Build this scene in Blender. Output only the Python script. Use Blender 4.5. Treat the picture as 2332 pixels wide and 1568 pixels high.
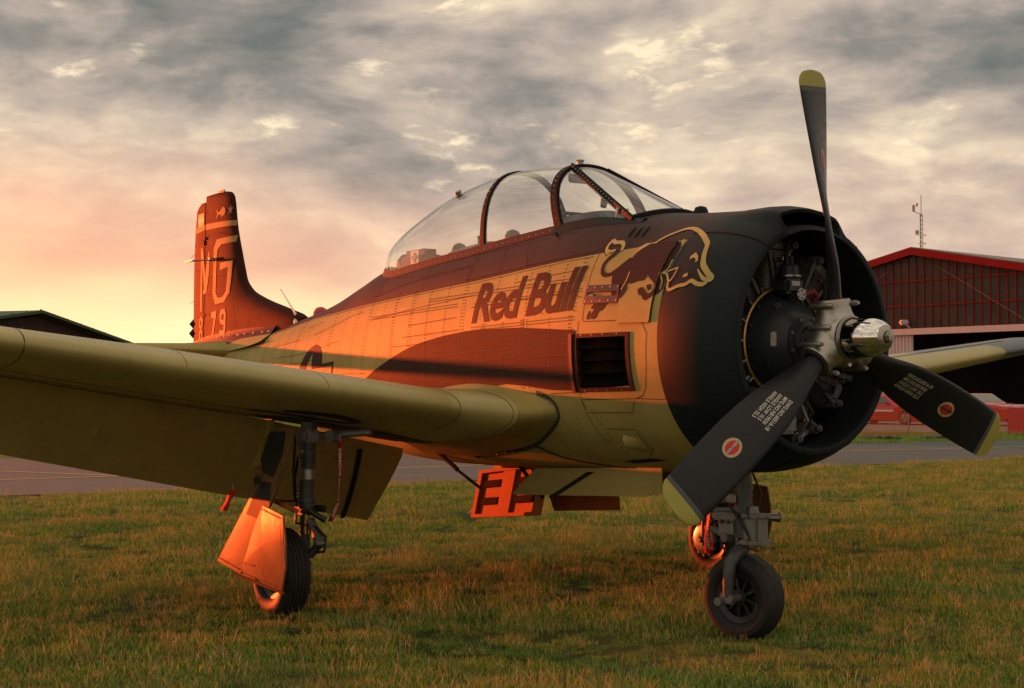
import bpy, bmesh, math, random, bisect
from math import sin, cos, pi, radians, sqrt, atan2
from mathutils import Vector, Matrix, noise
from mathutils.geometry import tessellate_polygon
random.seed(7)
for o in list(bpy.data.objects): bpy.data.objects.remove(o)
SC = bpy.context.scene
COL = SC.collection
V = Vector

# ------------------------------------------------------------------ camera
cam_d = bpy.data.cameras.new('camera'); cam_d.sensor_width = 36.0
cam_d.lens = 36.0*3170/2332; cam_d.clip_start = .1; cam_d.clip_end = 6000
cam = bpy.data.objects.new('camera', cam_d); COL.objects.link(cam)
cam.location = (0, 0, 1.51); cam.rotation_euler = (pi/2+math.atan(106/3170), 0, 0)
SC.camera = cam

# ------------------------------------------------------------------ light
SUN_AZ = radians(46.8); SUN_EL = radians(2.75)       # azimuth to the left of the view direction
sun_dir = V((-sin(SUN_AZ)*cos(SUN_EL), cos(SUN_AZ)*cos(SUN_EL), sin(SUN_EL)))
sd = bpy.data.lights.new('sun', 'SUN'); sd.energy = 3.9; sd.angle = radians(.55); sd.color = (1.0, .098, .014)
sun = bpy.data.objects.new('sun', sd); COL.objects.link(sun)
sun.rotation_euler = sun_dir.to_track_quat('Z', 'Y').to_euler()
SC.view_settings.view_transform = 'Standard'; SC.view_settings.look = 'None'
SC.view_settings.exposure = 1.0; SC.view_settings.gamma = 1.0; SC.view_settings.use_curve_mapping = False

W = bpy.data.worlds.new('World'); SC.world = W; W.use_nodes = True
nt = W.node_tree; nt.nodes.clear()
class N:
    """tiny node helper: N(tree)('ShaderNodeX', inputs={...}, **props)"""
    def __init__(s, t): s.t = t
    def __call__(s, typ, ins=None, **kw):
        n = s.t.nodes.new(typ)
        for k, v in kw.items(): setattr(n, k, v)
        for k, v in (ins or {}).items():
            if isinstance(v, bpy.types.NodeSocket): s.t.links.new(v, n.inputs[k])
            else: n.inputs[k].default_value = v
        return n
    def math(s, op, a, b=0.0, c=None, clamp=False):
        i = {0: a, 1: b}
        if c is not None: i[2] = c
        return s('ShaderNodeMath', i, operation=op, use_clamp=clamp).outputs[0]
    def mix(s, f, a, b, bt='MIX'):
        n = s('ShaderNodeMix', None, data_type='RGBA', blend_type=bt)
        for k, v in ((0, f), (6, a), (7, b)):
            if isinstance(v, bpy.types.NodeSocket): s.t.links.new(v, n.inputs[k])
            else: n.inputs[k].default_value = v
        return n.outputs[2]
    def ramp(s, f, stops, interp='LINEAR'):
        n = s('ShaderNodeValToRGB', {0: f}); n.color_ramp.interpolation = interp
        e = n.color_ramp.elements
        while len(e) < len(stops): e.new(.5)
        for el, (p, c) in zip(e, stops):
            el.position = p; el.color = c if len(c) == 4 else (*c, 1)
        return n.outputs[0]
    def step(s, v, a, b):
        return s('ShaderNodeMapRange', {0: v, 1: a, 2: b, 3: 0.0, 4: 1.0}, interpolation_type='SMOOTHSTEP').outputs[0]
    def noise(s, vec, scale, detail=4, rough=.5, dist=0.0):
        i = {'Scale': scale, 'Detail': detail, 'Roughness': rough, 'Distortion': dist}
        if vec is not None: i['Vector'] = vec
        return s('ShaderNodeTexNoise', i).outputs[0]
n = N(nt)
tc = n('ShaderNodeTexCoord').outputs['Generated']
sp = n('ShaderNodeSeparateXYZ', {0: tc}).outputs
zc = n.math('MAXIMUM', sp[2], 0.0)
den = n.math('ADD', zc, .24)
px = n.math('DIVIDE', sp[0], den); py = n.math('DIVIDE', sp[1], den)
pv = n('ShaderNodeCombineXYZ', {0: px, 1: py, 2: 3.7}).outputs[0]
dv = n('ShaderNodeVectorMath', {0: tc, 1: (5.2, 5.2, 13.0)}, operation='MULTIPLY').outputs[0]
wv = n('ShaderNodeTexNoise', {'Vector': dv, 'Scale': .55, 'Detail': 3.0}).outputs['Color']
dv = n('ShaderNodeVectorMath', {0: dv, 1: n('ShaderNodeVectorMath', {0: wv, 3: .7}, operation='SCALE').outputs[0]}, operation='ADD').outputs[0]
n_big = n.noise(dv, .62, 3, .5, .2)
n_mid = n.noise(dv, 1.8, 9, .55, .1)
n_fin = n.noise(dv, 5.2, 8, .58, .1)
dens = n.math('ADD', n.math('MULTIPLY', n_big, .50), n.math('ADD', n.math('MULTIPLY', n_mid, .52), n.math('ADD', n.math('MULTIPLY', n_fin, .20), -.09)))
dens = n.math('ADD', dens, n.math('MULTIPLY', n.math('SUBTRACT', n.math('MULTIPLY', n.step(zc, .10, .28), n.math('SUBTRACT', 1.0, n.step(zc, .32, .6))), .50), .10))
cloud = n.ramp(dens, [(.34, (.86, .71, .47)), (.42, (.63, .52, .375)), (.49, (.47, .385, .30)), (.56, (.35, .29, .25)), (.635, (.215, .20, .178)), (.74, (.115, .128, .12))])
# small bright breaks between the clouds
brk = n.math('MULTIPLY', n.step(n_fin, .50, .66), n.step(n_mid, .47, .36))
cloud = n.mix(n.math('MULTIPLY', brk, .7), cloud, (.92, .76, .50, 1))
# warm glow towards the sunset
saz = n('ShaderNodeVectorMath', {0: tc, 1: (-sin(SUN_AZ), cos(SUN_AZ), 0.0)}, operation='DOT_PRODUCT').outputs['Value']
az_w = n.step(saz, .58, .92)
elw = n.math('ADD', zc, n.math('MULTIPLY', n.math('SUBTRACT', n_big, .5), .10))
low = n.math('SUBTRACT', 1.0, n.step(elw, .055, .20))
low2 = n.math('SUBTRACT', 1.0, n.step(elw, .02, .090))
pink = n.mix(n.math('MULTIPLY', low, .36), cloud, (.74, .45, .34, 1))
pink = n.mix(n.math('MULTIPLY', n.math('MULTIPLY', low, az_w), .80), pink, (.80, .36, .20, 1))
sky = n.mix(n.math('MULTIPLY', low2, n.step(saz, .56, .86)), pink, (1.0, .88, .40, 1))
sky = n.mix(n.math('MULTIPLY', low2, .35), sky, (.82, .60, .42, 1))
nish = n('ShaderNodeTexSky', None, sky_type='NISHITA', sun_disc=False, sun_elevation=SUN_EL, sun_rotation=-SUN_AZ, dust_density=3.0)
# clear-sky light (strength .1) shows only a little through the cloud deck
below = n.step(sp[2], -.03, 0.0)
deck = n.mix(.93, n.mix(1.0, nish.outputs[0], (.1, .1, .1, 1), 'MULTIPLY'), sky)
fin = n.mix(below, (.05, .05, .03, 1), deck)
bg = n('ShaderNodeBackground', {0: n.mix(1.0, fin, (7.2, 7.2, 7.2, 1), 'MULTIPLY'), 1: .1})
out = n('ShaderNodeOutputWorld', {0: bg.outputs[0]})

# ------------------------------------------------------------------ materials
def new_mat(name):
    m = bpy.data.materials.new(name); m.use_nodes = True; m.node_tree.nodes.clear()
    return m, N(m.node_tree)
def finish(m, k, shader):
    k('ShaderNodeOutputMaterial', {0: shader}); return m
def paint(name, col, rough=.45, metal=0.0, var=.14, scale=6.0, bump=.0, bscale=60, spec=.3, coat=0.0, dirt=None, dirt_amt=.0, rv=.08):
    m, k = new_mat(name)
    oc = k('ShaderNodeTexCoord').outputs['Object']
    f = k.noise(oc, scale, 6, .6)
    f2 = k.noise(oc, scale*9, 4, .6)
    t = k.math('ADD', k.math('MULTIPLY', f, .7), k.math('MULTIPLY', f2, .3))
    c = k.mix(k('ShaderNodeMapRange', {0: t, 1: .3, 2: .7}).outputs[0], (*[v*(1-var) for v in col], 1), (*[min(1, v*(1+var)) for v in col], 1))
    if dirt: c = k.mix(k.math('MULTIPLY', k.step(k.noise(oc, scale*2.3, 8, .7), .5, .72), dirt_amt), c, (*dirt, 1))
    r = k('ShaderNodeMapRange', {0: f2, 1: .3, 2: .7, 3: max(0, rough-rv), 4: min(1, rough+rv)}).outputs[0]
    ins = {'Base Color': c, 'Roughness': r, 'Metallic': metal, 'Specular IOR Level': spec, 'Coat Weight': coat}
    if bump:
        b = k('ShaderNodeBump', {'Strength': bump, 'Distance': .01, 'Height': k.noise(oc, bscale, 5, .6)})
        ins['Normal'] = b.outputs[0]
    return finish(m, k, k('ShaderNodeBsdfPrincipled', ins).outputs[0])

TAN = (.36, .305, .10); DARK = (.040, .022, .020); BLACK = (.013, .019, .021)
M = {}
M['fin'] = paint('tail_paint', (.046, .015, .012), .62, spec=.028, var=.12, scale=1.5, rv=.02, dirt=(.09, .03, .02), dirt_amt=.4)
M['tan'] = paint('tan_paint', TAN, .56, spec=.14, var=.10, scale=2.2, bump=.03, bscale=3, dirt=(.16, .13, .06), dirt_amt=.30)
M['frame'] = paint('frame_black', (.016, .018, .020), .6, spec=.05, var=.1, rv=.02)
M['dark'] = paint('dark_paint', DARK, .6, spec=.035, var=.08, scale=1.5, rv=.012)
M['door'] = paint('door_paint', (.15, .085, .035), .42, spec=.06, var=.25, scale=2.2, bump=.12, bscale=5, rv=.05, dirt=(.16, .10, .05), dirt_amt=.4)
M['black'] = paint('matte_black_paint', BLACK, .55, spec=.14, var=.2, scale=3, rv=.02)
M['blade'] = paint('blade_black', (.013, .015, .018), .40, var=.15, scale=4)
M['yellow'] = paint('blade_yellow', (.36, .33, .07), .5, var=.1)
M['grey_band'] = paint('blade_grey', (.07, .085, .09), .5, var=.1)
M['case'] = paint('engine_grey', (.028, .036, .042), .36, var=.3, scale=8)
M['alu'] = paint('cast_aluminium', (.42, .40, .36), .42, 1.0, var=.15, scale=10, bump=.12, bscale=160)
M['steel'] = paint('steel', (.26, .26, .25), .34, 1.0, var=.2, scale=14)
M['dullmetal'] = paint('dull_metal', (.20, .20, .19), .42, .4, var=.3, scale=20)
M['darkmetal'] = paint('dark_metal', (.045, .045, .045), .45, .6, var=.3, scale=20)
M['chrome'] = paint('polished_chrome', (.80, .79, .77), .06, 1.0, var=.03, scale=6)
M['brass'] = paint('brass', (.45, .28, .10), .38, 1.0, var=.35, scale=18)
M['gearpaint'] = paint('gear_grey_paint', (.075, .082, .085), .36, .2, var=.2, scale=12)
M['tyre'] = paint('tyre_rubber', (.018, .018, .018), .65, var=.25, scale=10, bump=.15, bscale=120, spec=.35, dirt=(.05, .04, .025), dirt_amt=.35)
M['rivet'] = paint('rivet_paint', (.055, .038, .018), .4, var=.4, scale=30)
M['rivet_dark'] = paint('rivet_dark', (.022, .018, .018), .38, var=.4, scale=30)
M['screw'] = paint('bright_screw', (.50, .47, .42), .35, .6, var=.1)
M['seam'] = paint('panel_gap', (.016, .012, .008), .8, var=.1)
M['rubber'] = paint('seal_rubber', (.03, .028, .026), .6, var=.1)
M['orange_in'] = paint('bay_primer', (.34, .10, .03), .7, spec=.06, var=.15, scale=6, bump=.1, bscale=40)
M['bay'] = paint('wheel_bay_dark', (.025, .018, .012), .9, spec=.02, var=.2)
M['white'] = paint('white_marking', (.62, .60, .55), .55, var=.08)
M['cream'] = paint('cream_marking', (.50, .38, .20), .5, var=.08)
M['tanmark'] = paint('pale_marking', (.46, .36, .13), .55, spec=.12, var=.08, rv=.02)
M['tailmark'] = paint('tail_marking', (.34, .22, .085), .6, spec=.1, var=.2, scale=8)
M['brown'] = paint('lettering_brown', (.046, .024, .024), .6, spec=.06, var=.08, scale=2, rv=.01)
M['red'] = paint('signal_red', (.55, .03, .025), .5, var=.12)
M['fabric_red'] = paint('red_ribbon', (.42, .012, .02), .8, var=.2, bump=.2, bscale=300)
M['seat'] = paint('seat_padding', (.05, .05, .05), .7, var=.3)
M['plate'] = paint('data_plate', (.32, .31, .28), .4, .6, var=.4, scale=60)
M['bag'] = paint('canvas_bag', (.20, .035, .03), .8, var=.2, scale=12)
M['greencross'] = paint('green_cross', (.05, .22, .08), .6)
M['lamp_red'] = paint('red_lens', (.5, .01, .02), .15, var=.05, coat=.5)
M['skin_in'] = paint('cockpit_dark', (.03, .03, .03), .6)

def glass(name, tint, ior, rough=.01):
    m, k = new_mat(name)
    g_ = k('ShaderNodeNewGeometry'); dt = k('ShaderNodeVectorMath', {0: g_.outputs['Normal'], 1: g_.outputs['Incoming']}, operation='DOT_PRODUCT').outputs['Value']
    f5 = k.math('POWER', k.math('SUBTRACT', 1.0, k.math('ABSOLUTE', dt)), 4.0)
    fr = k.math('ADD', k.math('MULTIPLY', f5, .9), ior)
    tr = k('ShaderNodeBsdfTransparent', {0: (*tint, 1)})
    gl = k('ShaderNodeBsdfGlossy', {0: (.95, .95, .95, 1), 'Roughness': rough})
    return finish(m, k, k('ShaderNodeMixShader', {0: fr, 1: tr.outputs[0], 2: gl.outputs[0]}).outputs[0])
M['canopy'] = glass('canopy_plexiglass', (.93, .94, .93), .085, .03)
M['shield'] = glass('windshield_glass', (.84, .89, .87), .05, .02)

# fuselage paint: tan sides, dark upper deck, black nose, divided in the aeroplane's own coordinates
def fuselage_mat():
    m, k = new_mat('fuselage_paint')
    oc = k('ShaderNodeTexCoord').outputs['Object']; s = k('ShaderNodeSeparateXYZ', {0: oc}).outputs
    line = k('ShaderNodeFloatCurve')
    cm = line.mapping; c = cm.curves[0]
    pts = [(-9.4, 1.88), (-8.2, 1.95), (-7.5, 2.06), (-6.66, 2.09), (-5.57, 2.193), (-3.98, 2.25), (-3.57, 2.262), (-2.17, 2.31), (-1.06, 2.367), (-.7, 2.384), (-.37, 2.397), (.3, 2.42)]
    nx = lambda x: (x+9.4)/9.8; nz = lambda z: z-1.7
    while len(c.points) < len(pts): c.points.new(.5, .5)
    for p, (x, z) in zip(c.points, pts): p.location = (nx(x), nz(z)); p.handle_type = 'VECTOR'
    cm.update()
    k.t.links.new(k.math('DIVIDE', k.math('ADD', s[0], 9.4), 9.8), line.inputs['Value'])
    zl = k.math('ADD', line.outputs[0], 1.7)
    up = k.step(k.math('SUBTRACT', s[2], zl), -.002, .002)
    nose = k.step(s[0], .046, .052)
    nz1 = k.noise(oc, 2.5, 7, .62); nz2 = k.noise(oc, 22, 5, .6)
    # streaks running down and aft
    mp = k('ShaderNodeMapping', {0: oc, 3: (1.2, 1.0, 7.0)}).outputs[0]
    stk = k.noise(mp, 1.6, 6, .65)
    tan = k.mix(k('ShaderNodeMapRange', {0: nz1, 1: .3, 2: .7}).outputs[0], (*[v*.86 for v in TAN], 1), (*[v*1.12 for v in TAN], 1))
    tan = k.mix(k.math('MULTIPLY', k.step(stk, .52, .74), .28), tan, (.17, .12, .05, 1))
    dk = k.mix(nz1, (.030, .018, .018, 1), (.055, .030, .027, 1))
    bk = k.mix(nz1, (*[v*.8 for v in BLACK], 1), (*[v*1.3 for v in BLACK], 1))
    col = k.mix(up, tan, dk); col = k.mix(nose, col, bk)
    # panels of slightly different shade
    br = k('ShaderNodeTexBrick', {'Vector': k('ShaderNodeCombineXYZ', {0: s[0], 1: s[2]}).outputs[0], 'Scale': 1.0, 'Mortar Size': 0.0, 'Brick Width': .76, 'Row Height': .31, 'Color1': (.95, .95, .95, 1), 'Color2': (1.04, 1.04, 1.04, 1), 'Mortar': (1, 1, 1, 1)})
    col = k.mix(k.math('SUBTRACT', 1.0, nose), col, k.mix(1.0, col, br.outputs[0], 'MULTIPLY'))
    h = k.math('ADD', k.noise(oc, 1.6, 1, .5), k.math('MULTIPLY', k.noise(oc, 4.0, 1, .5), .35))
    b = k('ShaderNodeBump', {'Strength': .16, 'Distance': .012, 'Height': h})
    r = k('ShaderNodeMapRange', {0: nz2, 1: .3, 2: .7, 3: .52, 4: .58}).outputs[0]
    return finish(m, k, k('ShaderNodeBsdfPrincipled', {'Base Color': col, 'Roughness': r, 'Normal': b.outputs[0], 'Specular IOR Level': .12}).outputs[0])
M['fus'] = fuselage_mat()

# ------------------------------------------------------------------ mesh helpers
def link(name, verts, faces, mat=None, parent=None, smooth=True, mats=None, fmat=None):
    me = bpy.data.meshes.new(name); me.from_pydata([tuple(v) for v in verts], [], faces); me.update()
    if mat: me.materials.append(mat)
    for m_ in mats or []: me.materials.append(m_)
    if fmat: me.polygons.foreach_set('material_index', fmat)
    if smooth: me.polygons.foreach_set('use_smooth', [True]*len(me.polygons))
    o = bpy.data.objects.new(name, me); COL.objects.link(o)
    if parent: o.parent = parent
    return o
def sharp(o, ang=35):
    me = o.data; bm = bmesh.new(); bm.from_mesh(me)
    for e in bm.edges:
        if len(e.link_faces) == 2 and e.calc_face_angle(0) > radians(ang): e.smooth = False
    bm.to_mesh(me); bm.free(); return o
def tag(o, label, cat, group=None):
    o['label'] = label; o['category'] = cat
    if group: o['group'] = group
    return o
def kind(o, k): o['kind'] = k; return o
def empty(name, loc, rz=0, parent=None):
    o = bpy.data.objects.new(name, None); COL.objects.link(o); o.location = loc; o.rotation_euler = (0, 0, rz)
    o.empty_display_size = .2
    if parent: o.parent = parent
    return o
class MB:
    def __init__(s): s.v = []; s.f = []; s.m = []; s.cur = 0
    def add(s, vs, fs):
        b = len(s.v); s.v += [V(p) for p in vs]; s.f += [tuple(i+b for i in f) for f in fs]; s.m += [s.cur]*len(fs); return s
    def box(s, c, d, rot=None):
        c = V(c); x, y, z = [q/2 for q in d]
        vs = [V((a*x, b*y, e*z)) for a in (-1, 1) for b in (-1, 1) for e in (-1, 1)]
        if rot is not None: vs = [rot @ p for p in vs]
        return s.add([c+p for p in vs], [(0, 1, 3, 2), (4, 6, 7, 5), (0, 4, 5, 1), (2, 3, 7, 6), (0, 2, 6, 4), (1, 5, 7, 3)])
    def bbox(s, c, d, bev=.01, rot=None):     # bevelled box
        bm = bmesh.new(); bmesh.ops.create_cube(bm, size=1)
        for v in bm.verts: v.co = V((v.co.x*d[0], v.co.y*d[1], v.co.z*d[2]))
        bmesh.ops.bevel(bm, geom=bm.edges[:], offset=min(bev, min(d)*.45), segments=2, affect='EDGES'); bm.verts.index_update()
        c = V(c); vs = [(rot @ v.co if rot is not None else v.co)+c for v in bm.verts]
        s.add(vs, [[v.index for v in f.verts] for f in bm.faces]); bm.free(); return s
    def tube(s, pts, r, seg=10, caps=True, flat=None, side=None):
        pts = [V(p) for p in pts]; n_ = len(pts); rr = r if isinstance(r, (list, tuple)) else [r]*n_
        rings = []; prev = None
        for i, p in enumerate(pts):
            t = (pts[min(i+1, n_-1)]-pts[max(i-1, 0)]).normalized()
            if side is not None: a = V(side); a = (a-t*a.dot(t)).normalized()
            else:
                a = prev if prev is not None else (V((0, 0, 1)) if abs(t.z) < .9 else V((1, 0, 0)))
                a = (a-t*a.dot(t)).normalized()
            prev = a; b = t.cross(a)
            f = flat if flat else 1
            rings.append([p+a*cos(2*pi*k/seg)*rr[i]+b*sin(2*pi*k/seg)*rr[i]*f for k in range(seg)])
        vs = [q for rg in rings for q in rg]; fs = []
        for i in range(n_-1):
            for k in range(seg): fs.append((i*seg+k, i*seg+(k+1) % seg, (i+1)*seg+(k+1) % seg, (i+1)*seg+k))
        if caps: fs.append(tuple(range(seg))[::-1]); fs.append(tuple((n_-1)*seg+k for k in range(seg)))
        return s.add(vs, fs)
    def lathe(s, prof, origin, axis, seg=32, close=False, a0=0, a1=2*pi):   # prof: (along, radius)
        o = V(origin); ax = V(axis).normalized(); u = ax.orthogonal().normalized(); w = ax.cross(u)
        full = abs(a1-a0-2*pi) < 1e-6; m_ = seg if full else seg+1; vs = []; fs = []
        for (h, r) in prof:
            for k in range(m_):
                a = a0+(a1-a0)*k/seg; vs.append(o+ax*h+(u*cos(a)+w*sin(a))*r)
        P = len(prof)
        for i in range(P-1 if not close else P):
            j = (i+1) % P
            for k in range(seg if not full else seg):
                k2 = (k+1) % m_ if full else k+1
                fs.append((i*m_+k, i*m_+k2, j*m_+k2, j*m_+k))
        return s.add(vs, fs)
    def prism(s, poly, h0, h1, fn):   # poly 2D, fn(u,v,h)->3D
        n_ = len(poly); vs = [fn(u, v, h0) for u, v in poly]+[fn(u, v, h1) for u, v in poly]
        fs = [tuple(range(n_))[::-1], tuple(range(n_, 2*n_))]+[(i, (i+1) % n_, n_+(i+1) % n_, n_+i) for i in range(n_)]
        return s.add(vs, fs)
    def dome(s, p, nrm, r, h, seg=6):
        p = V(p); nrm = V(nrm).normalized(); u = nrm.orthogonal().normalized(); w = nrm.cross(u)
        vs = [p+(u*cos(2*pi*k/seg)+w*sin(2*pi*k/seg))*r for k in range(seg)]+[p+nrm*h*.75+(u*cos(2*pi*k/seg)+w*sin(2*pi*k/seg))*r*.6 for k in range(seg)]+[p+nrm*h]
        fs = [(k, (k+1) % seg, seg+(k+1) % seg, seg+k) for k in range(seg)]+[(seg+k, seg+(k+1) % seg, 2*seg) for k in range(seg)]
        return s.add(vs, fs)
    def grid(s, rows, cu=False):
        R = len(rows); C_ = len(rows[0]); vs = [p for r in rows for p in r]; fs = []
        for i in range(R-1):
            for k in range(C_ if cu else C_-1):
                k2 = (k+1) % C_; fs.append((i*C_+k, i*C_+k2, (i+1)*C_+k2, (i+1)*C_+k))
        return s.add(vs, fs)
    def build(s, name, mat=None, parent=None, smooth=True, ang=35, mats=None, flip=False):
        fs = [f[::-1] for f in s.f] if flip else s.f
        o = link(name, s.v, fs, mat, parent, smooth, mats, s.m if mats else None)
        me = o.data; bm = bmesh.new(); bm.from_mesh(me); bmesh.ops.recalc_face_normals(bm, faces=bm.faces)
        if smooth:
            for e in bm.edges:
                if len(e.link_faces) == 2 and e.calc_face_angle(0) > radians(ang): e.smooth = False
        bm.to_mesh(me); bm.free(); return o
def lerp(a, b, t): return a+(b-a)*t
def sm(t): t = max(0, min(1, t)); return t*t*(3-2*t)
def interp(x, tab):
    if x <= tab[0][0]: return tab[0][1]
    for (a, va), (b, vb) in zip(tab, tab[1:]):
        if x <= b: return va+(vb-va)*(x-a)/(b-a)
    return tab[-1][1]
def cr(x, tab):       # smooth (catmull-rom) table
    X = [t[0] for t in tab]; Y = [t[1] for t in tab]
    if x <= X[0]: return Y[0]
    if x >= X[-1]: return Y[-1]
    i = bisect.bisect_right(X, x)-1; h = X[i+1]-X[i]; t = (x-X[i])/h
    mm = lambda j: ((Y[min(j+1, len(Y)-1)]-Y[max(j-1, 0)])/(X[min(j+1, len(X)-1)]-X[max(j-1, 0)]))*h
    a, b, ma, mb = Y[i], Y[i+1], mm(i), mm(i+1)
    return (2*t**3-3*t*t+1)*a+(t**3-2*t*t+t)*ma+(-2*t**3+3*t*t)*b+(t**3-t*t)*mb
ST=[(0.30,2.60,1.02,.745,1.80,2.0,2.0),(-0.35,2.645,.985,.745,1.80,2.1,2.1),(-0.66,2.68,.975,.735,1.80,2.25,2.2),(-1.2,2.72,.955,.70,1.80,2.45,2.3),
(-1.8,2.72,.94,.66,1.79,2.45,2.4),(-2.5,2.70,.93,.62,1.78,2.4,2.4),(-3.2,2.67,.925,.58,1.77,2.3,2.3),(-3.8,2.63,.94,.53,1.76,2.15,2.2),(-4.4,2.58,.985,.48,1.75,1.95,2.1),(-4.75,2.50,1.02,.45,1.75,1.85,2.1),
(-5.37,2.345,1.08,.41,1.74,1.85,2.1),(-6.03,2.24,1.16,.36,1.72,1.9,2.1),(-7.0,2.12,1.30,.285,1.71,1.9,2.0),(-8.0,2.06,1.48,.205,1.77,1.9,2.0),(-8.8,2.02,1.64,.13,1.82,1.9,2.),(-9.35,1.97,1.74,.05,1.85,1.9,2.)]
FX=[s[0] for s in ST][::-1]; FY=[s[1:] for s in ST][::-1]
def lipscale(x):
    if x<=.10: return 1.
    q=min((x-.10)/.50,1.); return .80+.20*max(0,1-q**1.75)**(1/1.75)
def prm(x):
    xx=min(max(x,FX[0]),.10)
    i=min(max(bisect.bisect_left(FX,xx)-1,0),len(FX)-2)
    h=FX[i+1]-FX[i];t=(xx-FX[i])/h
    out=[]
    for k in range(6):
        def m(j):
            if j<=0: return (FY[1][k]-FY[0][k])/(FX[1]-FX[0])
            if j>=len(FX)-1:return (FY[-1][k]-FY[-2][k])/(FX[-1]-FX[-2])
            return (FY[j+1][k]-FY[j-1][k])/(FX[j+1]-FX[j-1])
        a,b=FY[i][k],FY[i+1][k];ma,mb=m(i)*h,m(i+1)*h
        out.append((2*t**3-3*t*t+1)*a+(t**3-2*t*t+t)*ma+(-2*t**3+3*t*t)*b+(t**3-t*t)*mb)
    if x>.10:
        s=lipscale(x); zc=out[3]; out[0]=zc+(out[0]-zc)*s; out[1]=zc+(out[1]-zc)*s; out[2]*=s
    return out
def side_y(x,z):
    if x>.62 or x<-9.35: return 0.
    zt,zb,hw,zc,nt,nb=prm(x)
    if z>=zc: q=(z-zc)/(zt-zc);n=nt
    else: q=(zc-z)/(zc-zb);n=nb
    if q>=1:return 0.
    return hw*(1-q**n)**(1/n)
# ------------------------------------------------------------------ aeroplane
AC = empty('trainer_aircraft', (1.44, 8.606, 0), -.98)
tag(AC, 'parked vintage propeller trainer aeroplane in tan and black paint on the grass', 'aeroplane')
def top_z(x, y):
    zt, zb, hw, zc_, nt_, nb_ = prm(x)
    q = min(abs(y)/hw, 1.); return zc_+(zt-zc_)*(1-q**nt_)**(1/nt_)
def sec_pt(x, a, P=None):     # a=0 top, positive towards port
    zt, zb, hw, zc_, nt_, nb_ = P or prm(x)
    s_, c_ = sin(a), cos(a); n_ = nt_ if c_ >= 0 else nb_
    y = hw*(abs(s_)**(2/n_))*(1 if s_ >= 0 else -1)
    z = zc_+(zt-zc_ if c_ >= 0 else zc_-zb)*(abs(c_)**(2/n_))*(1 if c_ >= 0 else -1)
    return V((x, y, z))
YB = [(-4.46, .0), (-4.40, .10), (-4.25, .20), (-4.0, .275), (-3.6, .325), (-3.1, .365), (-2.4, .395), (-1.4, .40), (-1.0, .375), (-.72, .33), (-.70, .0)]
yb = lambda x: cr(x, YB[:-1]) if x < -.72 else 0.
def fus_surf(x, z, off=.0, side=-1):
    y = side_y(x, z); e = .004
    dx = (side_y(x+e, z)-side_y(x-e, z))/(2*e); dz = (side_y(x, z+e)-side_y(x, z-e))/(2*e)
    nrm = V((-dx, 1, -dz)).normalized()
    p = V((x, y, z))+nrm*off
    return V((p.x, side*p.y, p.z)), V((nrm.x, side*nrm.y, nrm.z))
# fuselage skin
xsf = [-9.35+.05*i for i in range(int((9.35+.0)/.05)+1)]+[.05]
SEG = 120; b = MB(); rows = []
for x in xsf:
    P = prm(x); rows.append([sec_pt(x, 2*pi*k/SEG-pi, P) for k in range(SEG)])
b.grid(rows, True)
keep = []
for f in b.f:
    c = sum((b.v[i] for i in f), V())/4
    if c.z > 2.3 and -4.44 < c.x < -.72 and abs(c.y) < yb(c.x)-.012: continue
    if c.y < 0 and -.775 < c.x < -.225 and 1.53 < c.z < 1.845: continue
    keep.append(f)
b.f = keep; b.m = [0]*len(keep)
b.add([V((-9.35, 0, 1.86))]+rows[0], [(0, 1+k, 1+(k+1) % SEG) for k in range(SEG)])
fus = b.build('fuselage', M['fus'], AC)

def decal(name, polys, mat, parent, fn, off=.003, grid=.05, holes=()):
    """polys: list of 2D outlines; cut into small cells, then laid on the surface fn(u,v,off)"""
    bm = bmesh.new()
    for k, poly in enumerate(polys):
        hs = [h for (i, h) in holes if i == k]
        loops = [[V((p[0], p[1], 0)) for p in poly]]+[[V((p[0], p[1], 0)) for p in h] for h in hs]
        vs = [bm.verts.new(p) for l in loops for p in l]
        for t in tessellate_polygon(loops):
            try: bm.faces.new([vs[i] for i in t])
            except ValueError: pass
    cut2d(bm, grid)
    return lay(bm, name, mat, parent, fn, off)
def cut2d(bm, grid):
    us = [v.co.x for v in bm.verts]; vv = [v.co.y for v in bm.verts]
    for lo, hi, nrm in ((min(us), max(us), (1, 0, 0)), (min(vv), max(vv), (0, 1, 0))):
        c = math.ceil(lo/grid)*grid
        while c < hi:
            bmesh.ops.bisect_plane(bm, geom=bm.verts[:]+bm.edges[:]+bm.faces[:], plane_co=V(nrm)*c, plane_no=nrm); c += grid
def flipn(bm, ns):
    bm.verts.index_update(); bm.normal_update(); fl = []
    for f in bm.faces:
        a = sum((V(ns[v.index]) for v in f.verts), V())
        if f.normal.dot(a) < 0: fl.append(f)
    bmesh.ops.reverse_faces(bm, faces=fl)
def lay(bm, name, mat, parent, fn, off):
    ns = []
    for v in bm.verts:
        u_, v_ = v.co.x, v.co.y; e_ = .003; p = fn(u_, v_, off); nn = (fn(u_+e_, v_, off)-fn(u_-e_, v_, off)).cross(fn(u_, v_+e_, off)-fn(u_, v_-e_, off)).normalized()
        if nn.dot(fn(u_, v_, off+.01)-p) < 0: nn = -nn
        ns.append(nn); v.co = p
    flipn(bm, ns)
    me = bpy.data.meshes.new(name); bm.to_mesh(me); bm.free(); me.materials.append(mat)
    o = bpy.data.objects.new(name, me); COL.objects.link(o); o.parent = parent
    me.polygons.foreach_set('use_smooth', [True]*len(me.polygons)); me.normals_split_custom_set_from_vertices([tuple(q) for q in ns])
    return o
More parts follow.
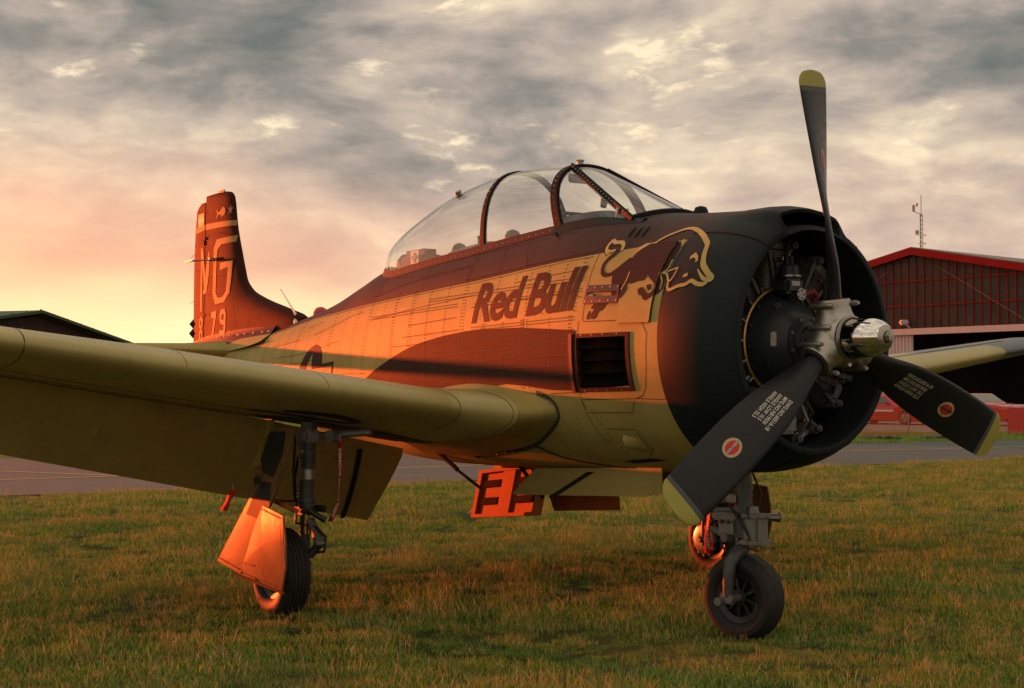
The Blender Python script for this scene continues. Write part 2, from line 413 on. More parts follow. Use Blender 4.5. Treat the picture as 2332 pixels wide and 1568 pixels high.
def stroke(pts, w):      # polyline -> outline polygon, w a number or list
    n_ = len(pts); ws = w if isinstance(w, (list, tuple)) else [w]*n_; L, R = [], []
    P = [V((p[0], p[1])) for p in pts]
    for i, p in enumerate(P):
        d = (P[min(i+1, n_-1)]-P[max(i-1, 0)]).normalized(); m_ = V((-d.y, d.x))*ws[i]/2
        L.append(p+m_); R.append(p-m_)
    return [tuple(q) for q in L+R[::-1]]
def quads(pts, w):       # polyline as separate quads (safe on sharp bends)
    o = []; P = [V((p[0], p[1])) for p in pts]; n_ = len(P); ws = w if isinstance(w, (list, tuple)) else [w]*n_
    S_ = []
    for i, p in enumerate(P):
        d = (P[min(i+1, n_-1)]-P[max(i-1, 0)]).normalized(); S_.append((p+V((-d.y, d.x))*ws[i]/2, p-V((-d.y, d.x))*ws[i]/2))
    for (a, b_), (c, d) in zip(S_, S_[1:]): o.append([tuple(a), tuple(b_), tuple(d), tuple(c)])
    return o
def smoothline(pts, k=4):
    out = []; P = [V((p[0], p[1])) for p in pts]; n_ = len(P)
    for i in range(n_-1):
        p0, p1, p2, p3 = P[max(i-1, 0)], P[i], P[i+1], P[min(i+2, n_-1)]
        for j in range(k):
            t = j/k; out.append(tuple(.5*((2*p1)+(p2-p0)*t+(2*p0-5*p1+4*p2-p3)*t*t+(3*p1-p0-3*p2+p3)*t**3)))
    out.append(tuple(P[-1])); return out
def textmesh(s, size, shear=0., bold=0., space=1., align='LEFT', line=1.):
    cu = bpy.data.curves.new('lettering', 'FONT'); cu.body = s; cu.size = size; cu.shear = shear; cu.offset = bold
    cu.space_character = space; cu.align_x = align; cu.resolution_u = 3; cu.space_line = line
    o = bpy.data.objects.new('lettering_tmp', cu); COL.objects.link(o)
    dg = bpy.context.evaluated_depsgraph_get(); me = bpy.data.meshes.new_from_object(o.evaluated_get(dg))
    bm = bmesh.new(); bm.from_mesh(me)
    bpy.data.objects.remove(o); bpy.data.meshes.remove(me); bpy.data.curves.remove(cu)
    return bm
def side_fn(u, v, off): return fus_surf(u, v, off)[0]

# dark camouflage patch and the star emblem
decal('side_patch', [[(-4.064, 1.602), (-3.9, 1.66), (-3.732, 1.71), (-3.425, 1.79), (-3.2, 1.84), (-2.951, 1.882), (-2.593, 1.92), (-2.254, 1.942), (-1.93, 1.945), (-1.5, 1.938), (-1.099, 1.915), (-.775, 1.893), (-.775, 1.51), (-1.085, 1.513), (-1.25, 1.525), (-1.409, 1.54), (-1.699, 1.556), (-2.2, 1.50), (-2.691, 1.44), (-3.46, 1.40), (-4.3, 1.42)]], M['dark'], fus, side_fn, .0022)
decal('star_emblem', [[(-5.61, 1.60), (-5.56, 1.72), (-5.446, 1.823), (-5.38, 1.872), (-5.307, 1.907), (-5.218, 1.929), (-5.15, 1.927), (-5.091, 1.906), (-5.04, 1.87), (-5.014, 1.83), (-5.002, 1.751), (-4.734, 1.77), (-4.79, 1.60), (-4.83, 1.60), (-4.784, 1.732), (-5.062, 1.715), (-5.257, 1.705), (-5.245, 1.851), (-5.371, 1.741), (-5.46, 1.60)]], M['brown'], fus, side_fn, .0022)
# side lettering
bm = textmesh('Red Bull', 1.0, .22, .028, .93)
us = [v.co.x for v in bm.verts]; vs_ = [v.co.y for v in bm.verts]; u0, u1 = min(us), max(us); v1 = max(vs_); v0 = 0.
for v in bm.verts:
    t = (v.co.x-u0)/(u1-u0); h = v.co.y/v1
    v.co = V((-2.17+t*1.41, 2.004+.032*t+h*.275, 0))
cut2d(bm, .04)
lay(bm, 'lettering', M['brown'], fus, side_fn, .003)

# ---------------- cowling
def cowl_profile(ad):
    out = [(.05, 1.), (.07, 1.), (.085, 1.), (.10, 1.)]
    w1 = sm((27-ad)/9); w2 = sm((20.0-ad)/2.2)
    for q in (.2, .35, .5, .62, .72, .8, .87, .92, .96, .985):
        x = .10+.50*q; s0 = .80+.20*(1-q**1.75)**(1/1.75)
        s1 = interp(q, [(0, 1.0), (.5, 1.0), (.72, .992), (.87, .975), (.985, .955)]); xs_ = lerp(x, .10+.50*q*.90, w1)
        out.append((xs_, lerp(s0, s1, w1)))
    lipx = [(.595, .84), (.598, .83), (.60, .82), (.60, .81), (.60, .80)]
    rec = [(.54, .93), (.40, .925), (.33, .89), (.38, .86), (.57, .835)]
    s_end = out[-1]
    for (a, b_), (c, d) in zip(lipx, rec):
        bx, bs = (a, b_)
        # outside the intake but inside the bump: run straight to the lip
        t = (lipx.index((a, b_))+1)/5; bx = lerp(lerp(s_end[0], .60, t), a, 1-w1); bs = lerp(lerp(s_end[1], .80, sm(t)), b_, 1-w1)
        out.append((lerp(bx, c, w2), lerp(bs, d, w2)))
    out += [(.600, .797), (.596, .791), (.586, .786), (.56, .783), (.48, .785), (.38, .797), (.25, .83), (.08, .86)]
    return out
SEGC = 288; cols = []
for k in range(SEGC):
    a = 2*pi*k/SEGC-pi; ad = abs(math.degrees(a)); col = []
    for (x, s_) in cowl_profile(ad):
        P = prm(min(x, .10)); zc_ = P[3]; p = sec_pt(x, a, P)
        col.append(V((x, p.y*s_, zc_+(p.z-zc_)*s_)))
    cols.append(col)
b = MB(); b.grid([[cols[k][j] for k in range(SEGC)] for j in range(len(cols[0]))], True)
cowl = b.build('cowling', M['black'], AC, ang=50)
# cowl panel seams (two on each side of the intake, two below) as thin raised laps
b = MB()
def cow_pt(adeg, j, off=.0025):
    k = int(round((adeg+180)/360*SEGC)) % SEGC; c = cols[k]; p = c[j]; cen = V((p.x-.12, 0, 1.8)); return p+(p-cen).normalized()*off
for ad in (-37, 34, 150, -170):
    b.tube([cow_pt(ad, j) for j in range(0, 22)], .0035, 4)
b.build('cowling_seam', M['seam'], cowl)

def fstrip(b, pts, w, off=.0015, n_=None, side=-1):     # thin band along a polyline on the fuselage side
    P = []
    for (a, c) in zip(pts, pts[1:]):
        L_ = math.hypot(c[0]-a[0], c[1]-a[1]); m_ = max(1, int(L_/.04))
        for i in range(m_): P.append((lerp(a[0], c[0], i/m_), lerp(a[1], c[1], i/m_)))
    P.append(pts[-1])
    Q = [fus_surf(x, z, off, side) for x, z in P]; A, B_ = [], []
    for i, (p, nn) in enumerate(Q):
        t = (Q[min(i+1, len(Q)-1)][0]-Q[max(i-1, 0)][0]).normalized(); s_ = t.cross(nn).normalized()*w/2
        A.append(p+s_); B_.append(p-s_)
    b.grid([A, B_])
def zl(x): return interp(x, [(-9.4, 1.88), (-8.2, 1.95), (-7.5, 2.06), (-6.66, 2.09), (-5.57, 2.193), (-3.98, 2.25), (-3.57, 2.262), (-2.17, 2.31), (-1.06, 2.367), (-.7, 2.384), (-.37, 2.397), (.3, 2.42)])
b = MB()
S1 = [[(-.70, z) for z in (2.52, 2.3, 2.1, 1.95)], [(-.745, 1.95), (-.775, 1.7), (-.78, 1.46)], [(-.78, 1.452), (-.2, 1.462), (.20, 1.455), (.46, 1.46)],
      [(-2.36, zl(-2.36)), (-2.36, 2.55)], [(-1.50, zl(-1.5)), (-1.60, 2.45), (-1.66, 2.57)], [(x, zl(x)+.004) for x in (-4.1, -3.5, -3, -2.5, -2, -1.5, -1.06, -.74)],
      [(-4.1, 2.25), (-4.12, 2.4), (-4.0, 2.47), (-3.5, 2.43), (-3.2, 2.41), (-2.36, 2.44)], [(-1.43, 1.56), (-1.43, 2.0)], [(-7.6, 1.40), (-7.35, 1.7), (-7.3, 1.9), (-7.15, 2.06)],
      [(-.69, 1.945), (-.18, 1.935), (-.09, 1.91), (-.045, 1.85), (-.06, 1.66), (-.10, 1.53), (-.15, 1.48), (-.22, 1.462)],
      [(-.776, 1.449), (-.74, 1.37), (-.30, 1.375), (-.24, 1.45)], [(-.78, 1.44), (-.74, 1.25), (-.6, 1.05)],
      [(-.74, 2.10), (-.9, 2.14), (-1.6, 2.13), (-2.2, 2.11)], [(-4.0, 2.10), (-3.2, 2.15), (-2.2, 2.20)], [(-.62, 1.27), (-.36, 1.27), (-.32, 1.15), (-.42, 1.10)],
      [(-.62, 2.36), (-.70, 2.42), (-.66, 2.46), (-.58, 2.45)]]
for l in S1: fstrip(b, l, .0045)
b.build('panel_gap', M['seam'], fus)
# rivets
bt = MB(); bd = MB()
def patch_top(x): return interp(x, [(-4.064, 1.602), (-3.425, 1.79), (-2.951, 1.882), (-2.254, 1.942), (-1.5, 1.938), (-.775, 1.893)])
def riv(x, z, r=.0040):
    r *= 1.25
    if side_y(x, z) < .05: return
    p, nn = fus_surf(x, z, .0022)
    dark_ = z > zl(x) or (z < patch_top(x) and z > 1.5 and -4.06 < x < -.775)
    (bd if dark_ else bt).dome(p, nn, r, .0034, 5)
def col_(x, z0, z1, st=.024, sl=0., r=.0040):
    z = z0
    while z < z1: riv(x+(z-z0)*sl, z, r); z += st
def row_(x0, x1, z0, z1, st=.022, r=.0040):
    m_ = int(abs(x1-x0)/st)
    for i in range(m_): riv(lerp(x0, x1, i/m_), lerp(z0, z1, i/m_), r)
for x in (-.84, -.86, -1.10, -1.385, -1.445, -1.47, -1.72, -1.98, -2.01, -2.30, -2.34, -2.6, -2.9, -3.16, -3.2, -3.5, -3.53): col_(x, 1.53 if x > -1.5 else 1.50, 2.30 if x < -2.1 else 1.99)
for x in (-.80, -.82, -1.0, -1.2, -1.42, -1.62, -1.85, -2.05): col_(x, 2.02, zl(x)-.015, .026)
for z0, z1, xa, xb in ((1.965, 1.98, -2.16, -.79), (1.945, 1.96, -2.16, -.79), (1.885, 1.90, -2.36, -.79), (1.80, 1.835, -2.75, -.79), (1.785, 1.815, -2.36, -.79), (1.715, 1.735, -2.9, -.79), (1.655, 1.67, -2.5, -.79), (1.60, 1.615, -1.4, -.79), (1.49, 1.50, -1.12, -.80), (2.115, 2.14, -2.16, -.74), (2.135, 2.16, -2.16, -.74), (2.19, 2.215, -2.9, -.74), (2.21, 2.235, -2.9, -.74), (2.255, 2.29, -1.6, -.74), (1.93, 1.955, -3.3, -2.36), (1.86, 1.88, -3.5, -2.4), (2.02, 2.05, -3.2, -2.4), (2.10, 2.13, -4.0, -2.4), (2.12, 2.15, -4.0, -2.4)): row_(xa, xb, z0, z1)
for x in (-.80, -.83): col_(x, 1.5, 1.9)
for i in range(16):
    x = -3.85-.28*i; P = prm(x); col_(x, max(P[1]+.25, 1.35), P[0]-.06, .028, .12, .0034)
    if i % 3 == 1: col_(x-.03, max(P[1]+.25, 1.35), P[0]-.06, .028, .12, .0034)
for f0, x0, x1 in ((.42, -8.0, -4.0), (.55, -7.4, -5.0), (.62, -6.6, -4.4), (.74, -6.4, -4.2), (.82, -7.0, -5.2), (.34, -6.0, -4.0)):
    m_ = int((x1-x0)/.026)
    for i in range(m_):
        x = lerp(x0, x1, i/m_); P = prm(x)
        if noise.noise(V((x*1.3, f0*9, 0))) > -.2: riv(x, lerp(P[1], P[0], f0), .0034)
for l, st in (([(x, zl(x)-.014) for x in (-7.2, -6.66, -5.57, -3.98, -3.57, -2.17, -1.06, -.74)], .02), ([(x, zl(x)+.02) for x in (-2.36, -1.5, -.74)], .02), ([(-4.08, 2.30), (-3.5, 2.37), (-2.36, 2.43)], .024), ([(-3.9, 2.50), (-3.2, 2.50), (-2.4, 2.52)], .02), ([(-2.4, 2.52), (-1.4, 2.555)], .022)):
    for (a, c) in zip(l, l[1:]): row_(a[0], c[0], a[1], c[1], st, .0036)
for x in (-2.33, -2.38, -1.48, -1.53, -3.1, -3.6, -4.2, -1.9, -1.0, -.74): col_(x, zl(x)+.03, 2.54 if x > -4 else 2.46, .024, -.3 if x > -2 else 0, .0034)
for sx in (-1.20, -1.0, -.83, -.60): col_(sx, 1.12, 1.42, .03, -.35, .0034)
def stuff(o): o['kind'] = 'stuff'; return o
stuff(bt.build('rivets', M['rivet'], fus)); stuff(bd.build('rivets', M['rivet_dark'], fus))

# ---------------- raised access door with the front half of the emblem, slotted plate, exhaust bay
door_poly = [(-.335, 2.37), (-.30, 2.395), (-.02, 2.402), (-.012, 2.38), (-.016, 1.925), (-.022, 1.912), (-.31, 1.918), (-.33, 1.93)]
OFFD = .014
def door_fn(u, v, off): return fus_surf(u, v, off+OFFD)[0]
decal('access_door', [door_poly], M['fus'], AC, door_fn, 0.0, .05)
ad = bpy.data.objects['access_door']
b = MB(); E_ = door_poly+[door_poly[0]]
for p, q in zip(E_, E_[1:]):
    m_ = max(1, int(math.hypot(q[0]-p[0], q[1]-p[1])/.05)); R0, R1 = [], []
    for i in range(m_+1):
        u, v = lerp(p[0], q[0], i/m_), lerp(p[1], q[1], i/m_); R0.append(door_fn(u, v, 0)); R1.append(fus_surf(u, v, -.002)[0])
    b.grid([R0, R1])
b.build('door_edge', M['seam'], ad)
# bull emblem: dark body on the tan, pale outline on the dark
bull_body = [(-0.505,2.397),(-0.509,2.384),(-0.534,2.352),(-0.571,2.327),(-0.585,2.296),(-0.578,2.266),(-0.546,2.245),(-0.507,2.243),(-0.46,2.266),(-0.413,2.305),(-0.382,2.328),(-0.332,2.332),(-0.31,2.355),(-0.276,2.388),(-0.243,2.397),(-0.133,2.400),(-0.02,2.402),(0.04,2.395),(.045,2.3),(0.045,2.11),(0.02,2.088),(-0.015,2.072),(-0.04,2.058),(-0.077,2.042),(-0.101,2.051),(-0.12,2.074),(-0.149,2.078),(-0.171,2.113),(-0.149,2.123),(-0.125,2.124),(-0.099,2.104),(-0.066,2.081),(-0.044,2.085),(-0.022,2.112),(-0.029,2.136),(-0.057,2.157),(-0.098,2.18),(-0.124,2.206),(-0.121,2.189),(-0.138,2.167),(-0.197,2.164),(-0.252,2.152),(-0.283,2.158),(-0.287,2.148),(-0.275,2.127),(-0.295,2.09),(-0.332,2.062),(-0.338,2.048),(-0.455,2.052),(-0.475,2.029),(-0.503,2.006),(-0.532,2.003),(-0.551,1.971),(-0.573,1.956),(-0.608,1.957),(-0.613,1.99),(-0.598,2.002),(-0.57,2.033),(-0.554,2.053),(-0.536,2.06),(-0.427,2.087),(-0.452,2.154),(-0.466,2.192),(-0.478,2.228),(-0.513,2.218),(-0.558,2.219),(-0.593,2.238),(-0.613,2.273),(-0.616,2.311),(-0.594,2.344),(-0.567,2.372),(-0.553,2.388)]
# where the emblem crosses the raised door it must ride on the door
def bull_fn(u, v, off):
    on = -.336 < u < -.010 and 1.91 < v < 2.404
    return fus_surf(u, v, off+(OFFD if on else 0))[0]
def split_decal(name, polys, mat, off, holes=()):
    bm = bmesh.new()
    for k, poly in enumerate(polys):
        loops = [[V((p[0], p[1], 0)) for p in poly]]+[[V((p[0], p[1], 0)) for p in h] for (i, h) in holes if i == k]
        vs = [bm.verts.new(p) for l in loops for p in l]
        for t in tessellate_polygon(loops):
            try: bm.faces.new([vs[i] for i in t])
            except ValueError: pass
    for co, no in (((-.335, 0, 0), (1, 0, 0)), ((-.014, 0, 0), (1, 0, 0)), ((0, 2.403, 0), (0, 1, 0))):
        bmesh.ops.bisect_plane(bm, geom=bm.verts[:]+bm.edges[:]+bm.faces[:], plane_co=co, plane_no=no)
    cut2d(bm, .04)
    dr = [f for f in bm.faces if -.335 < f.calc_center_median().x < -.014 and f.calc_center_median().y < 2.403]
    bmesh.ops.split(bm, geom=dr)
    on = set(); 
    for f in bm.faces:
        c = f.calc_center_median()
        if -.335 < c.x < -.014 and c.y < 2.403: on |= set(f.verts)
    ns = []
    for v in bm.verts: v.co, q = fus_surf(v.co.x, v.co.y, off+(OFFD if v in on else 0)); ns.append(tuple(q))
    flipn(bm, ns)
    return _fin(bm, name, mat, ns)
def _fin(bm, name, mat, ns):
    me = bpy.data.meshes.new(name); bm.to_mesh(me); bm.free(); me.materials.append(mat)
    me.polygons.foreach_set('use_smooth', [True]*len(me.polygons)); me.normals_split_custom_set_from_vertices(ns)
    o = bpy.data.objects.new(name, me); COL.objects.link(o); o.parent = fus; return o
knee = [(-0.099,2.132),(-0.06,2.14),(-0.045,2.111),(-0.069,2.097)]
hoof_a = [(-0.579,2.057),(-0.6,2.045),(-0.619,2.03),(-0.608,2.019),(-0.585,2.024),(-0.574,2.05)]
hoof_b = [(-0.635,2.012),(-0.654,1.98),(-0.657,1.959),(-0.63,1.954),(-0.624,1.991),(-0.623,2.003)]
split_decal('bull_body', [bull_body, knee, hoof_a, hoof_b], M['brown'], .003)
ol = []
tuft = [(-0.607,2.377),(-0.636,2.394),(-0.653,2.418),(-0.652,2.444),(-0.64,2.463),(-0.601,2.446),(-0.559,2.445),(-0.523,2.433),(-0.502,2.409),(-0.499,2.386)]
back = [(-0.30,2.375),(-0.28,2.399),(-0.226,2.412),(-0.205,2.43),(-0.164,2.453),(-0.107,2.474),(-0.063,2.487),(-0.006,2.486),(0.061,2.468),(0.159,2.427),(0.234,2.379),(0.257,2.357),(0.274,2.311),(0.29,2.271),(0.31,2.234),(0.344,2.201),(0.377,2.172),(0.400,2.157),(0.401,2.142),(0.381,2.141),(0.349,2.15),(0.318,2.175),(0.283,2.209)]
chin = [(0.375,2.140),(0.375,2.125),(0.354,2.116),(0.312,2.122),(0.267,2.142),(0.228,2.123),(0.174,2.117),(0.125,2.101),(0.098,2.099),(0.083,2.117),(0.077,2.145),(0.096,2.157)]
sk = 3
ol += quads(smoothline(tuft, sk), .024)+quads([(-0.628,2.392),(-0.593,2.388),(-0.553,2.391)], .016)
bk = smoothline(back, sk); nb_ = len(bk)
ol += quads(bk, [interp(i/nb_, [(0, .010), (.1, .016), (.3, .017), (.42, .026), (.62, .034), (.78, .030), (.9, .022), (1, .004)]) for i in range(nb_)])
ck = smoothline(chin, sk); ol += quads(ck, [interp(i/len(ck), [(0, .018), (.2, .026), (.7, .018), (1, .010)]) for i in range(len(ck))])
for l, w in (([(0.08,2.144),(0.043,2.194),(-0.003,2.209)], .012), ([(-0.003,2.209),(-0.012,2.194),(0.021,2.152),(0.022,2.105)], .011), ([(-0.003,2.209),(0.029,2.223),(0.035,2.258),(0.036,2.284)], .010), ([(0.036,2.211),(0.086,2.223),(0.118,2.23)], .008), ([(0.118,2.23),(0.111,2.189),(0.095,2.155)], .009), ([(-0.328,2.12),(-0.306,2.161),(-0.3,2.193),(-0.298,2.228)], .010)):
    ol += quads(smoothline(l, sk), w)
ol += [[(-0.335,2.343),(-0.243,2.396),(-0.287,2.4),(-0.328,2.382)], [(0.017,2.415),(0.008,2.403),(0.03,2.381),(0.043,2.359),(0.048,2.379),(0.035,2.403)], [(0.184,2.273),(0.181,2.295),(0.206,2.315),(0.241,2.29),(0.256,2.261),(0.242,2.251),(0.234,2.271),(0.21,2.285)], [(0.186,2.169),(0.196,2.187),(0.218,2.192),(0.225,2.174),(0.202,2.166)]]
split_decal('bull_outline', ol, M['tanmark'], .0048)
# slotted plate
b = MB(); pl = [(-.693, 2.172), (-.361, 2.158), (-.342, 2.046), (-.700, 2.056)]
def quadpt(P, u, v): return tuple(lerp(lerp(P[3][i], P[2][i], u), lerp(P[0][i], P[1][i], u), v) for i in (0, 1))
def plate(name, P, off, th, mat, parent, hole=None, deep=.002):
    us = [0, 1]; vs2 = [0, 1]
    if hole: us = [0, hole[0], hole[1], 1]; vs2 = [0, hole[2], hole[3], 1]
    b = MB()
    for i in range(len(us)-1):
        for j in range(len(vs2)-1):
            if hole and i == 1 and j == 1: continue
            rows = []; m_ = 5
            for q in range(m_+1):
                u = lerp(us[i], us[i+1], q/m_)
                rows.append([fus_surf(*quadpt(P, u, lerp(vs2[j], vs2[j+1], w/m_)), off+th)[0] for w in range(m_+1)])
            b.grid(rows)
    def rim(u0, v0, u1, v1):
        A, B_ = [], []
        for q in range(7):
            u, v = lerp(u0, u1, q/6), lerp(v0, v1, q/6); A.append(fus_surf(*quadpt(P, u, v), off+th)[0]); B_.append(fus_surf(*quadpt(P, u, v), off-(deep if (u0, v0) not in ((0, 0), (1, 0), (1, 1), (0, 1)) else .002))[0])
        b.grid([A, B_])
    for r_ in ((0, 0, 1, 0), (1, 0, 1, 1), (1, 1, 0, 1), (0, 1, 0, 0)): rim(*r_)
    if hole:
        a_, c_, d_, e_ = hole
        for r_ in ((a_, d_, c_, d_), (c_, d_, c_, e_), (c_, e_, a_, e_), (a_, e_, a_, d_)): rim(*r_)
    return b.build(name, mat, parent)
sp_ = plate('slotted_plate', pl, 0, .012, M['darkmetal'], AC, (.08, .94, .40, .62))
for (u, v) in [(q, w) for q in (.05, .27, .5, .73, .95) for w in (.13, .87)]:
    b = MB(); p, nn = fus_surf(*quadpt(pl, u, v), .012); b.dome(p, nn, .0065, .004, 8); b.build('screw', M['screw'], sp_)
b = MB(); p, nn = fus_surf(-.655, 2.105, .004); b.tube([p, p+V((.06, -.004, 0))], .011, 8); b.build('slot_roller', M['dullmetal'], sp_)
# exhaust louvre bay: frame, recess, four slanting leaves
ep = [(-.79, 1.868), (-.205, 1.864), (-.205, 1.512), (-.79, 1.502)]
M['soot'] = paint('sooty_steel', (.006, .006, .006), .9, spec=.0, var=.3)
ef = plate('exhaust_frame', ep, 0.002, .008, M['dark'], AC, (.06, .94, .06, .93), .09)
b = MB()
NL = 4
for i in range(NL):
    v0, v1 = .06+.87*i/NL, .06+.87*(i+1)/NL; rows = []
    for u in [.06+.88*q/8 for q in range(9)]:
        r_ = []
        for w, o_ in ((0, -.030), (.06, -.010), (.12, -.004), (.2, -.008), (.4, -.020), (.7, -.028), (1, -.034)):
            r_.append(fus_surf(*quadpt(ep, u, lerp(v0, v1, w)), o_-.045*sm((u-.55)/.4))[0])
        rows.append(r_)
    q = MB(); q.grid(rows); q.build('louvre_leaf', M['soot'], ef)
b = MB()
for v in (.02, .975):
    for u in (.15, .35, .55, .8): 
        p, nn = fus_surf(*quadpt(ep, u, v), .009); b.dome(p, nn, .005, .003, 6)
b.build('frame_screw', M['screw'], ef)
b = MB(); rows = []
for u in [0, .5, 1]: rows.append([fus_surf(lerp(-.83, -.795, u), z, .02)[0] for z in (1.50, 1.6, 1.7, 1.8, 1.872)])
b.grid(rows); b.grid([[fus_surf(-.83, z, .02)[0] for z in (1.50, 1.69, 1.872)], [fus_surf(-.83, z, -.01)[0] for z in (1.50, 1.69, 1.872)]]); b.build('heat_strip', M['black'], ef)
# three cooling slits and small scoop
for i, ((xa, za), (xb, zb2)) in enumerate((((-.53, 2.475), (-.548, 2.545)), ((-.468, 2.47), (-.488, 2.543)), ((-.41, 2.466), (-.432, 2.541)))):
    b = MB(); b.tube([fus_surf(lerp(xa, xb, t), lerp(za, zb2, t), .002)[0] for t in (0, .33, .66, 1)], [.003, .009, .009, .003], 8); b.build('cooling_slit', M['seam'], fus)
b = MB(); rows = []
for i in range(9):
    u = i/8; r_ = []
    for j in range(9):
        v = j/8; x = -.50+.14*u; z = 1.235-.085*v-.02*u
        r_.append(fus_surf(x, z, .003+.035*sin(pi*v)**.7*(1-u)**.8)[0])
    rows.append(r_)
b.grid(rows); b.build('air_scoop', M['fus'], fus)
b = MB()
r0 = [fus_surf(-.505, 1.235-.085*j/8, .036*sin(pi*j/8)**.7)[0] for j in range(9)]; b.grid([r0, [fus_surf(-.505, 1.235-.085*j/8, .003)[0] for j in range(9)]]); b.build('scoop_mouth', M['seam'], fus)
# belly vent opening
decal('belly_vent', [[(-.749, 1.056), (-.42, 1.088), (-.30, 1.078), (-.66, 1.044)]], M['seam'], fus, side_fn, .003)
# beacon, whip aerial, small blister on the nose
b = MB(); b.lathe([(0, .075), (.02, .075), (.05, .07), (.085, .05), (.10, .02), (.102, 0)], (-5.93, 0, top_z(-5.93, 0)-.03), (.1, 0, 1), 20); b.build('beacon', M['lamp_red'], AC)
b = MB(); zb3 = top_z(-6.40, -.05)
b.tube([(-6.36, -.03, zb3-.03), (-6.385, -.03, zb3+.02), (-6.44, -.03, zb3+.10)], [.055, .042, .014], 10); an = b.build('whip_aerial', M['white'], AC)
b = MB(); b.tube([(-6.44, -.03, zb3+.10), (-6.60, -.03, 2.40), (-6.79, -.03, 2.545)], [.010, .007, .005], 6); b.dome((-6.79, -.03, 2.54), (-.5, 0, 1), .009, .01, 6); b.build('aerial_rod', M['white'], an)
b = MB(); b.lathe([(-.01, .05), (.02, .048), (.045, .035), (.055, 0)], (-.40, 0, top_z(-.40, 0)-.004), (0, 0, 1), 16); b.build('nose_blister', M['black'], AC)
# ---------------- cockpit and canopy
ZT = [(-4.50, 2.60), (-4.40, 2.72), (-4.05, 2.865), (-3.69, 2.975), (-3.3, 3.075), (-3.0, 3.13), (-2.5, 3.175), (-2.1, 3.175), (-1.8, 3.155), (-1.36, 3.115)]
def can_pt(x, a, grow=0.):       # a: 0 starboard sill .. pi port sill
    y0 = yb(x); zs = top_z(x, y0)+.012; zt = max(cr(x, ZT), zs+.01)
    s_, c_ = sin(a), cos(a); n_ = 2.25
    yy = -y0*(1+.10*sin(a)**2*max(0, abs(c_)))*(abs(c_)**(2/n_))*(1 if c_ >= 0 else -1); zz = zs+(zt-zs)*(abs(s_)**(2/n_))
    lean = .19*max(0, min(1, 1+(x+1.38)/1.0))*((zz-zs)/(.5))
    lean += .03*((zz-zs)/.5)
    p = V((x-lean, yy, zz))
    if grow:
        c = V((x, 0, zs)); d = p-c; d.x = 0; p += d.normalized()*grow
    return p
b = MB(); rows = []
XC = [-4.455, -4.44, -4.40, -4.33, -4.24, -4.12]+[-4.0+.1*i for i in range(27)]
XC = [x for x in XC if x < -1.39]+[-1.38]
for x in XC: rows.append([can_pt(x, pi*k/40) for k in range(41)])
b.grid(rows)
b.build('canopy_glass', M['canopy'], AC, ang=80)
def band_arc(b, x, w, th, a0=0, a1=pi, n_=44):
    A, B_, C_, D_ = [], [], [], []
    for k in range(n_+1):
        a = lerp(a0, a1, k/n_); p = can_pt(x-w/2, a); q = can_pt(x+w/2, a); o_ = (p+q)/2
        c = V((o_.x, 0, top_z(x, yb(x)))); d = (o_-c).normalized()
        A.append(p+d*th); B_.append(q+d*th); C_.append(q-d*.02); D_.append(p-d*.02)
    b.grid([A, B_, C_, D_, A])
cf = MB(); band_arc(cf, -2.385, .055, .010); canopy_frame = cf.build('canopy_bow', M['frame'], AC)
cf = MB(); band_arc(cf, -1.40, .075, .014); bow1 = cf.build('windshield_bow', M['frame'], AC)
# sill rail all round the canopy
b = MB(); rail = []
for sx in (-1, 1):
    R = []
    for x in [-4.46, -4.45, -4.42, -4.36, -4.28, -4.15]+[-4.0+.1*i for i in range(27)]:
        if x > -1.36: break
        y0 = yb(x); R.append((x, y0))
    for (h0, h1) in ((-.035, .045),):
        A, B_, C_ = [], [], []
        for (x, y0) in R:
            yo = y0+.032; A.append(V((x-(.03 if y0 < .1 else 0), sx*yo, top_z(x, yo)+.004))); B_.append(V((x-(.012 if y0 < .1 else 0), sx*(y0+.010), top_z(x, y0)+.034))); C_.append(V((x, sx*max(0, y0-.01), top_z(x, y0)+.032)))
        D_ = [p-V((0, 0, .09)) for p in C_]
        b.grid([A, B_, C_, D_])
b.build('canopy_sill', M['fus'], AC, ang=60)
# windshield: flat centre pane between two slanting bars, curved side panes
bt_s = V((-.70, -.335, top_z(-.70, .335)+.01)); bt_p = V((bt_s.x, -bt_s.y, bt_s.z)); nose_c = V((-.60, 0, top_z(-.60, 0)+.008))
def bow_pt(a): return can_pt(-1.365, a)
aT = pi*.385; T_s = bow_pt(aT); T_p = bow_pt(pi-aT)
b = MB(); rows = []
for i in range(9):
    t = i/8; r_ = []
    for j in range(13):
        u = j/12; top = bow_pt(lerp(aT, pi-aT, u)); bb = lerp(bt_s, bt_p, u)+V((.10*(1-(2*u-1)**2), 0, (nose_c.z-bt_s.z)*(1-(2*u-1)**2)))
        r_.append(lerp(top, bb, t))
    rows.append(r_)
b.grid(rows); b.build('windshield_pane', M['shield'], AC, ang=80)
def sill_s(t): x = lerp(-1.37, -.70, t); y = lerp(.40, .335, t); return V((x, -y, top_z(x, y)+.012))
for sx in (1, -1):
    b = MB(); rows = []
    for i in range(9):
        t = i/8; r_ = []
        for j in range(13):
            u = j/12                       # u: sill -> T
            p0 = bow_pt(aT*u); p1 = lerp(bt_s, T_s, u)
            p = lerp(p0, p1, t); p.y -= .035*sin(pi*t)*sin(pi*u)
            if u == 0: p = sill_s(t)
            r_.append(V((p.x, p.y*sx, p.z)))
        rows.append(r_)
    b.grid(rows); b.build('side_pane', M['canopy'], AC, ang=80)
wf = MB()
for T_, B_, w_ in ((T_s, bt_s, .030), (T_p, bt_p, .018)):
    wf.tube([lerp(T_, B_, t)+V((0, 0, .002)) for t in (-.02, .2, .4, .6, .8, 1.03)], w_, 8, flat=.5)
